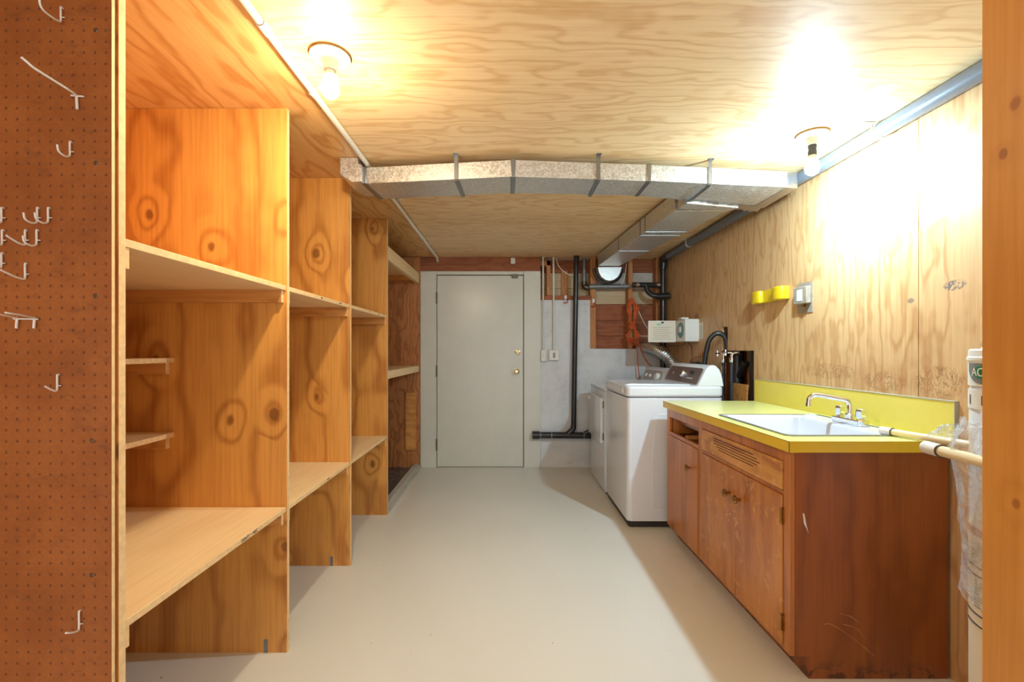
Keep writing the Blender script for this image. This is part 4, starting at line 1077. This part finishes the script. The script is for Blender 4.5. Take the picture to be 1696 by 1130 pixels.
curved_patch(158, 192, 1.162, 1.198, HR+0.0014, 'green_badge', 'green', sh, rows=lambda t_: (1.180-0.0185*math.sqrt(max(0.0, 1-(2*t_-1)**2)), 1.181+0.0185*math.sqrt(max(0.0, 1-(2*t_-1)**2))))
text_mesh('AO', 0.034, 'white_plastic', None, None, sh, cyl=(HXc, HYc, 1.180, HR+0.0030, math.radians(166)))
curved_patch(138, 300, 1.075, 1.130, HR-0.001, 'clear_band', 'white_plastic', wh)
for a_ in (150, 170): curved_patch(a_, a_+1.0, 1.088, 1.115, HR+0.0004, 'band_slot', 'ink', wh)
lb = curved_patch(140, 300, 0.18, 0.74, HR-0.0018, 'instruction_label', 'paper', wh)
curved_patch(140, 300, 0.715, 0.735, HR-0.0004, 'red_stripe', 'red', lb)
for z in (0.625, 0.60, 0.49, 0.46): curved_patch(141, 299, z, z+0.004, HR-0.0004, 'black_rule', 'ink', lb)
for k in range(9):
    z = 0.70-0.008*k
    curved_patch(152, 230, z, z+0.0016, HR-0.0004, 'text_line', 'shield_grey', lb)
for k in range(9):
    z = 0.585-0.009*k
    curved_patch(158, 230, z, z+0.0016, HR-0.0004, 'text_line', 'shield_grey', lb)
# ------------------------------------------------------------------ wrapped poles
def pole(label, a, b2, r, ring_t):
    t = thing('wrapped_pole', label, 'pole', a, 'cream poles lying on the counter end')
    A, B = Vector(a), Vector(b2)
    build('tube', MB().tube([A+(B-A)*0.02, B], r, 16), 'cream_tube', t)
    build('sleeve', MB().tube([A, A+(B-A)*ring_t], r*1.22, 16), 'white_plastic', t)
    build('ring', MB().tube([A+(B-A)*ring_t, A+(B-A)*(ring_t+0.008)], r*1.28, 16), 'steel', t)
pole('cream pole lying flat on the counter with its tip at the sink rim', (1.512, 1.83, 0.9205), (1.612, 1.43, 0.9205), 0.0128, 0.10)
pole('cream pole passing in front of the water heater below counter level', (1.343, 1.45, 0.9330), (1.235, 1.02, 0.9480), 0.0165, 0.16)
m = MB().tube([(1.300, 1.28, 0.938), (1.345, 1.27, 0.938)], 0.006, 8)
build('pipe_clip', m, 'steel', wh)
# crumpled clear plastic around the heater
from mathutils import noise as mnoise
m = MB(); rows = []
NA = 60
for k in range(25):
    z = 1.04-0.52*k/24
    row = []
    for j in range(NA+1):
        a_ = math.radians(118+190*j/NA)
        flare = 0.010+0.030*math.exp(-((z-0.95)/0.07)**2)+0.010*math.exp(-((z-0.78)/0.12)**2)
        nn = mnoise.fractal(Vector((a_*3.2, z*5.5, 3.1)), 0.7, 2.2, 4)
        rr_ = HR+max(0.004, flare+0.020*nn*(0.4+flare*18))
        zz = z+0.02*mnoise.noise(Vector((a_*6, 9.0, z)))*(1 if k in (0, 24) else 0)
        row.append(m.b.verts.new((HXc+rr_*math.cos(a_), HYc+rr_*math.sin(a_), zz)))
    rows.append(row)
for a, b2 in zip(rows, rows[1:]):
    for j in range(NA): m.b.faces.new((a[j], a[j+1], b2[j+1], b2[j]))
# flared scrap sticking out over the counter end
rows = []
for k in range(13):
    row = []
    for j in range(9):
        u_ = k/12; v_ = j/8
        x = 1.400-0.075*u_+0.01*mnoise.noise(Vector((u_*5, v_*4, 0.3)))
        y = 1.395+0.04*v_+0.02*mnoise.noise(Vector((u_*4, v_*5, 5.3)))
        z = 1.02-0.055*v_*(1-0.3*u_)-0.012*u_+0.010*mnoise.noise(Vector((u_*7, v_*6, 2.3)))
        row.append(m.b.verts.new((x, y, z)))
    rows.append(row)
for a, b2 in zip(rows, rows[1:]):
    for j in range(8): m.b.faces.new((a[j], a[j+1], b2[j+1], b2[j]))
pf = build('plastic_film', m, 'film', base=(HXc, HYc, 0.5))
tag(pf, 'crumpled clear plastic film wrapped round the middle of the water heater', 'plastic film')
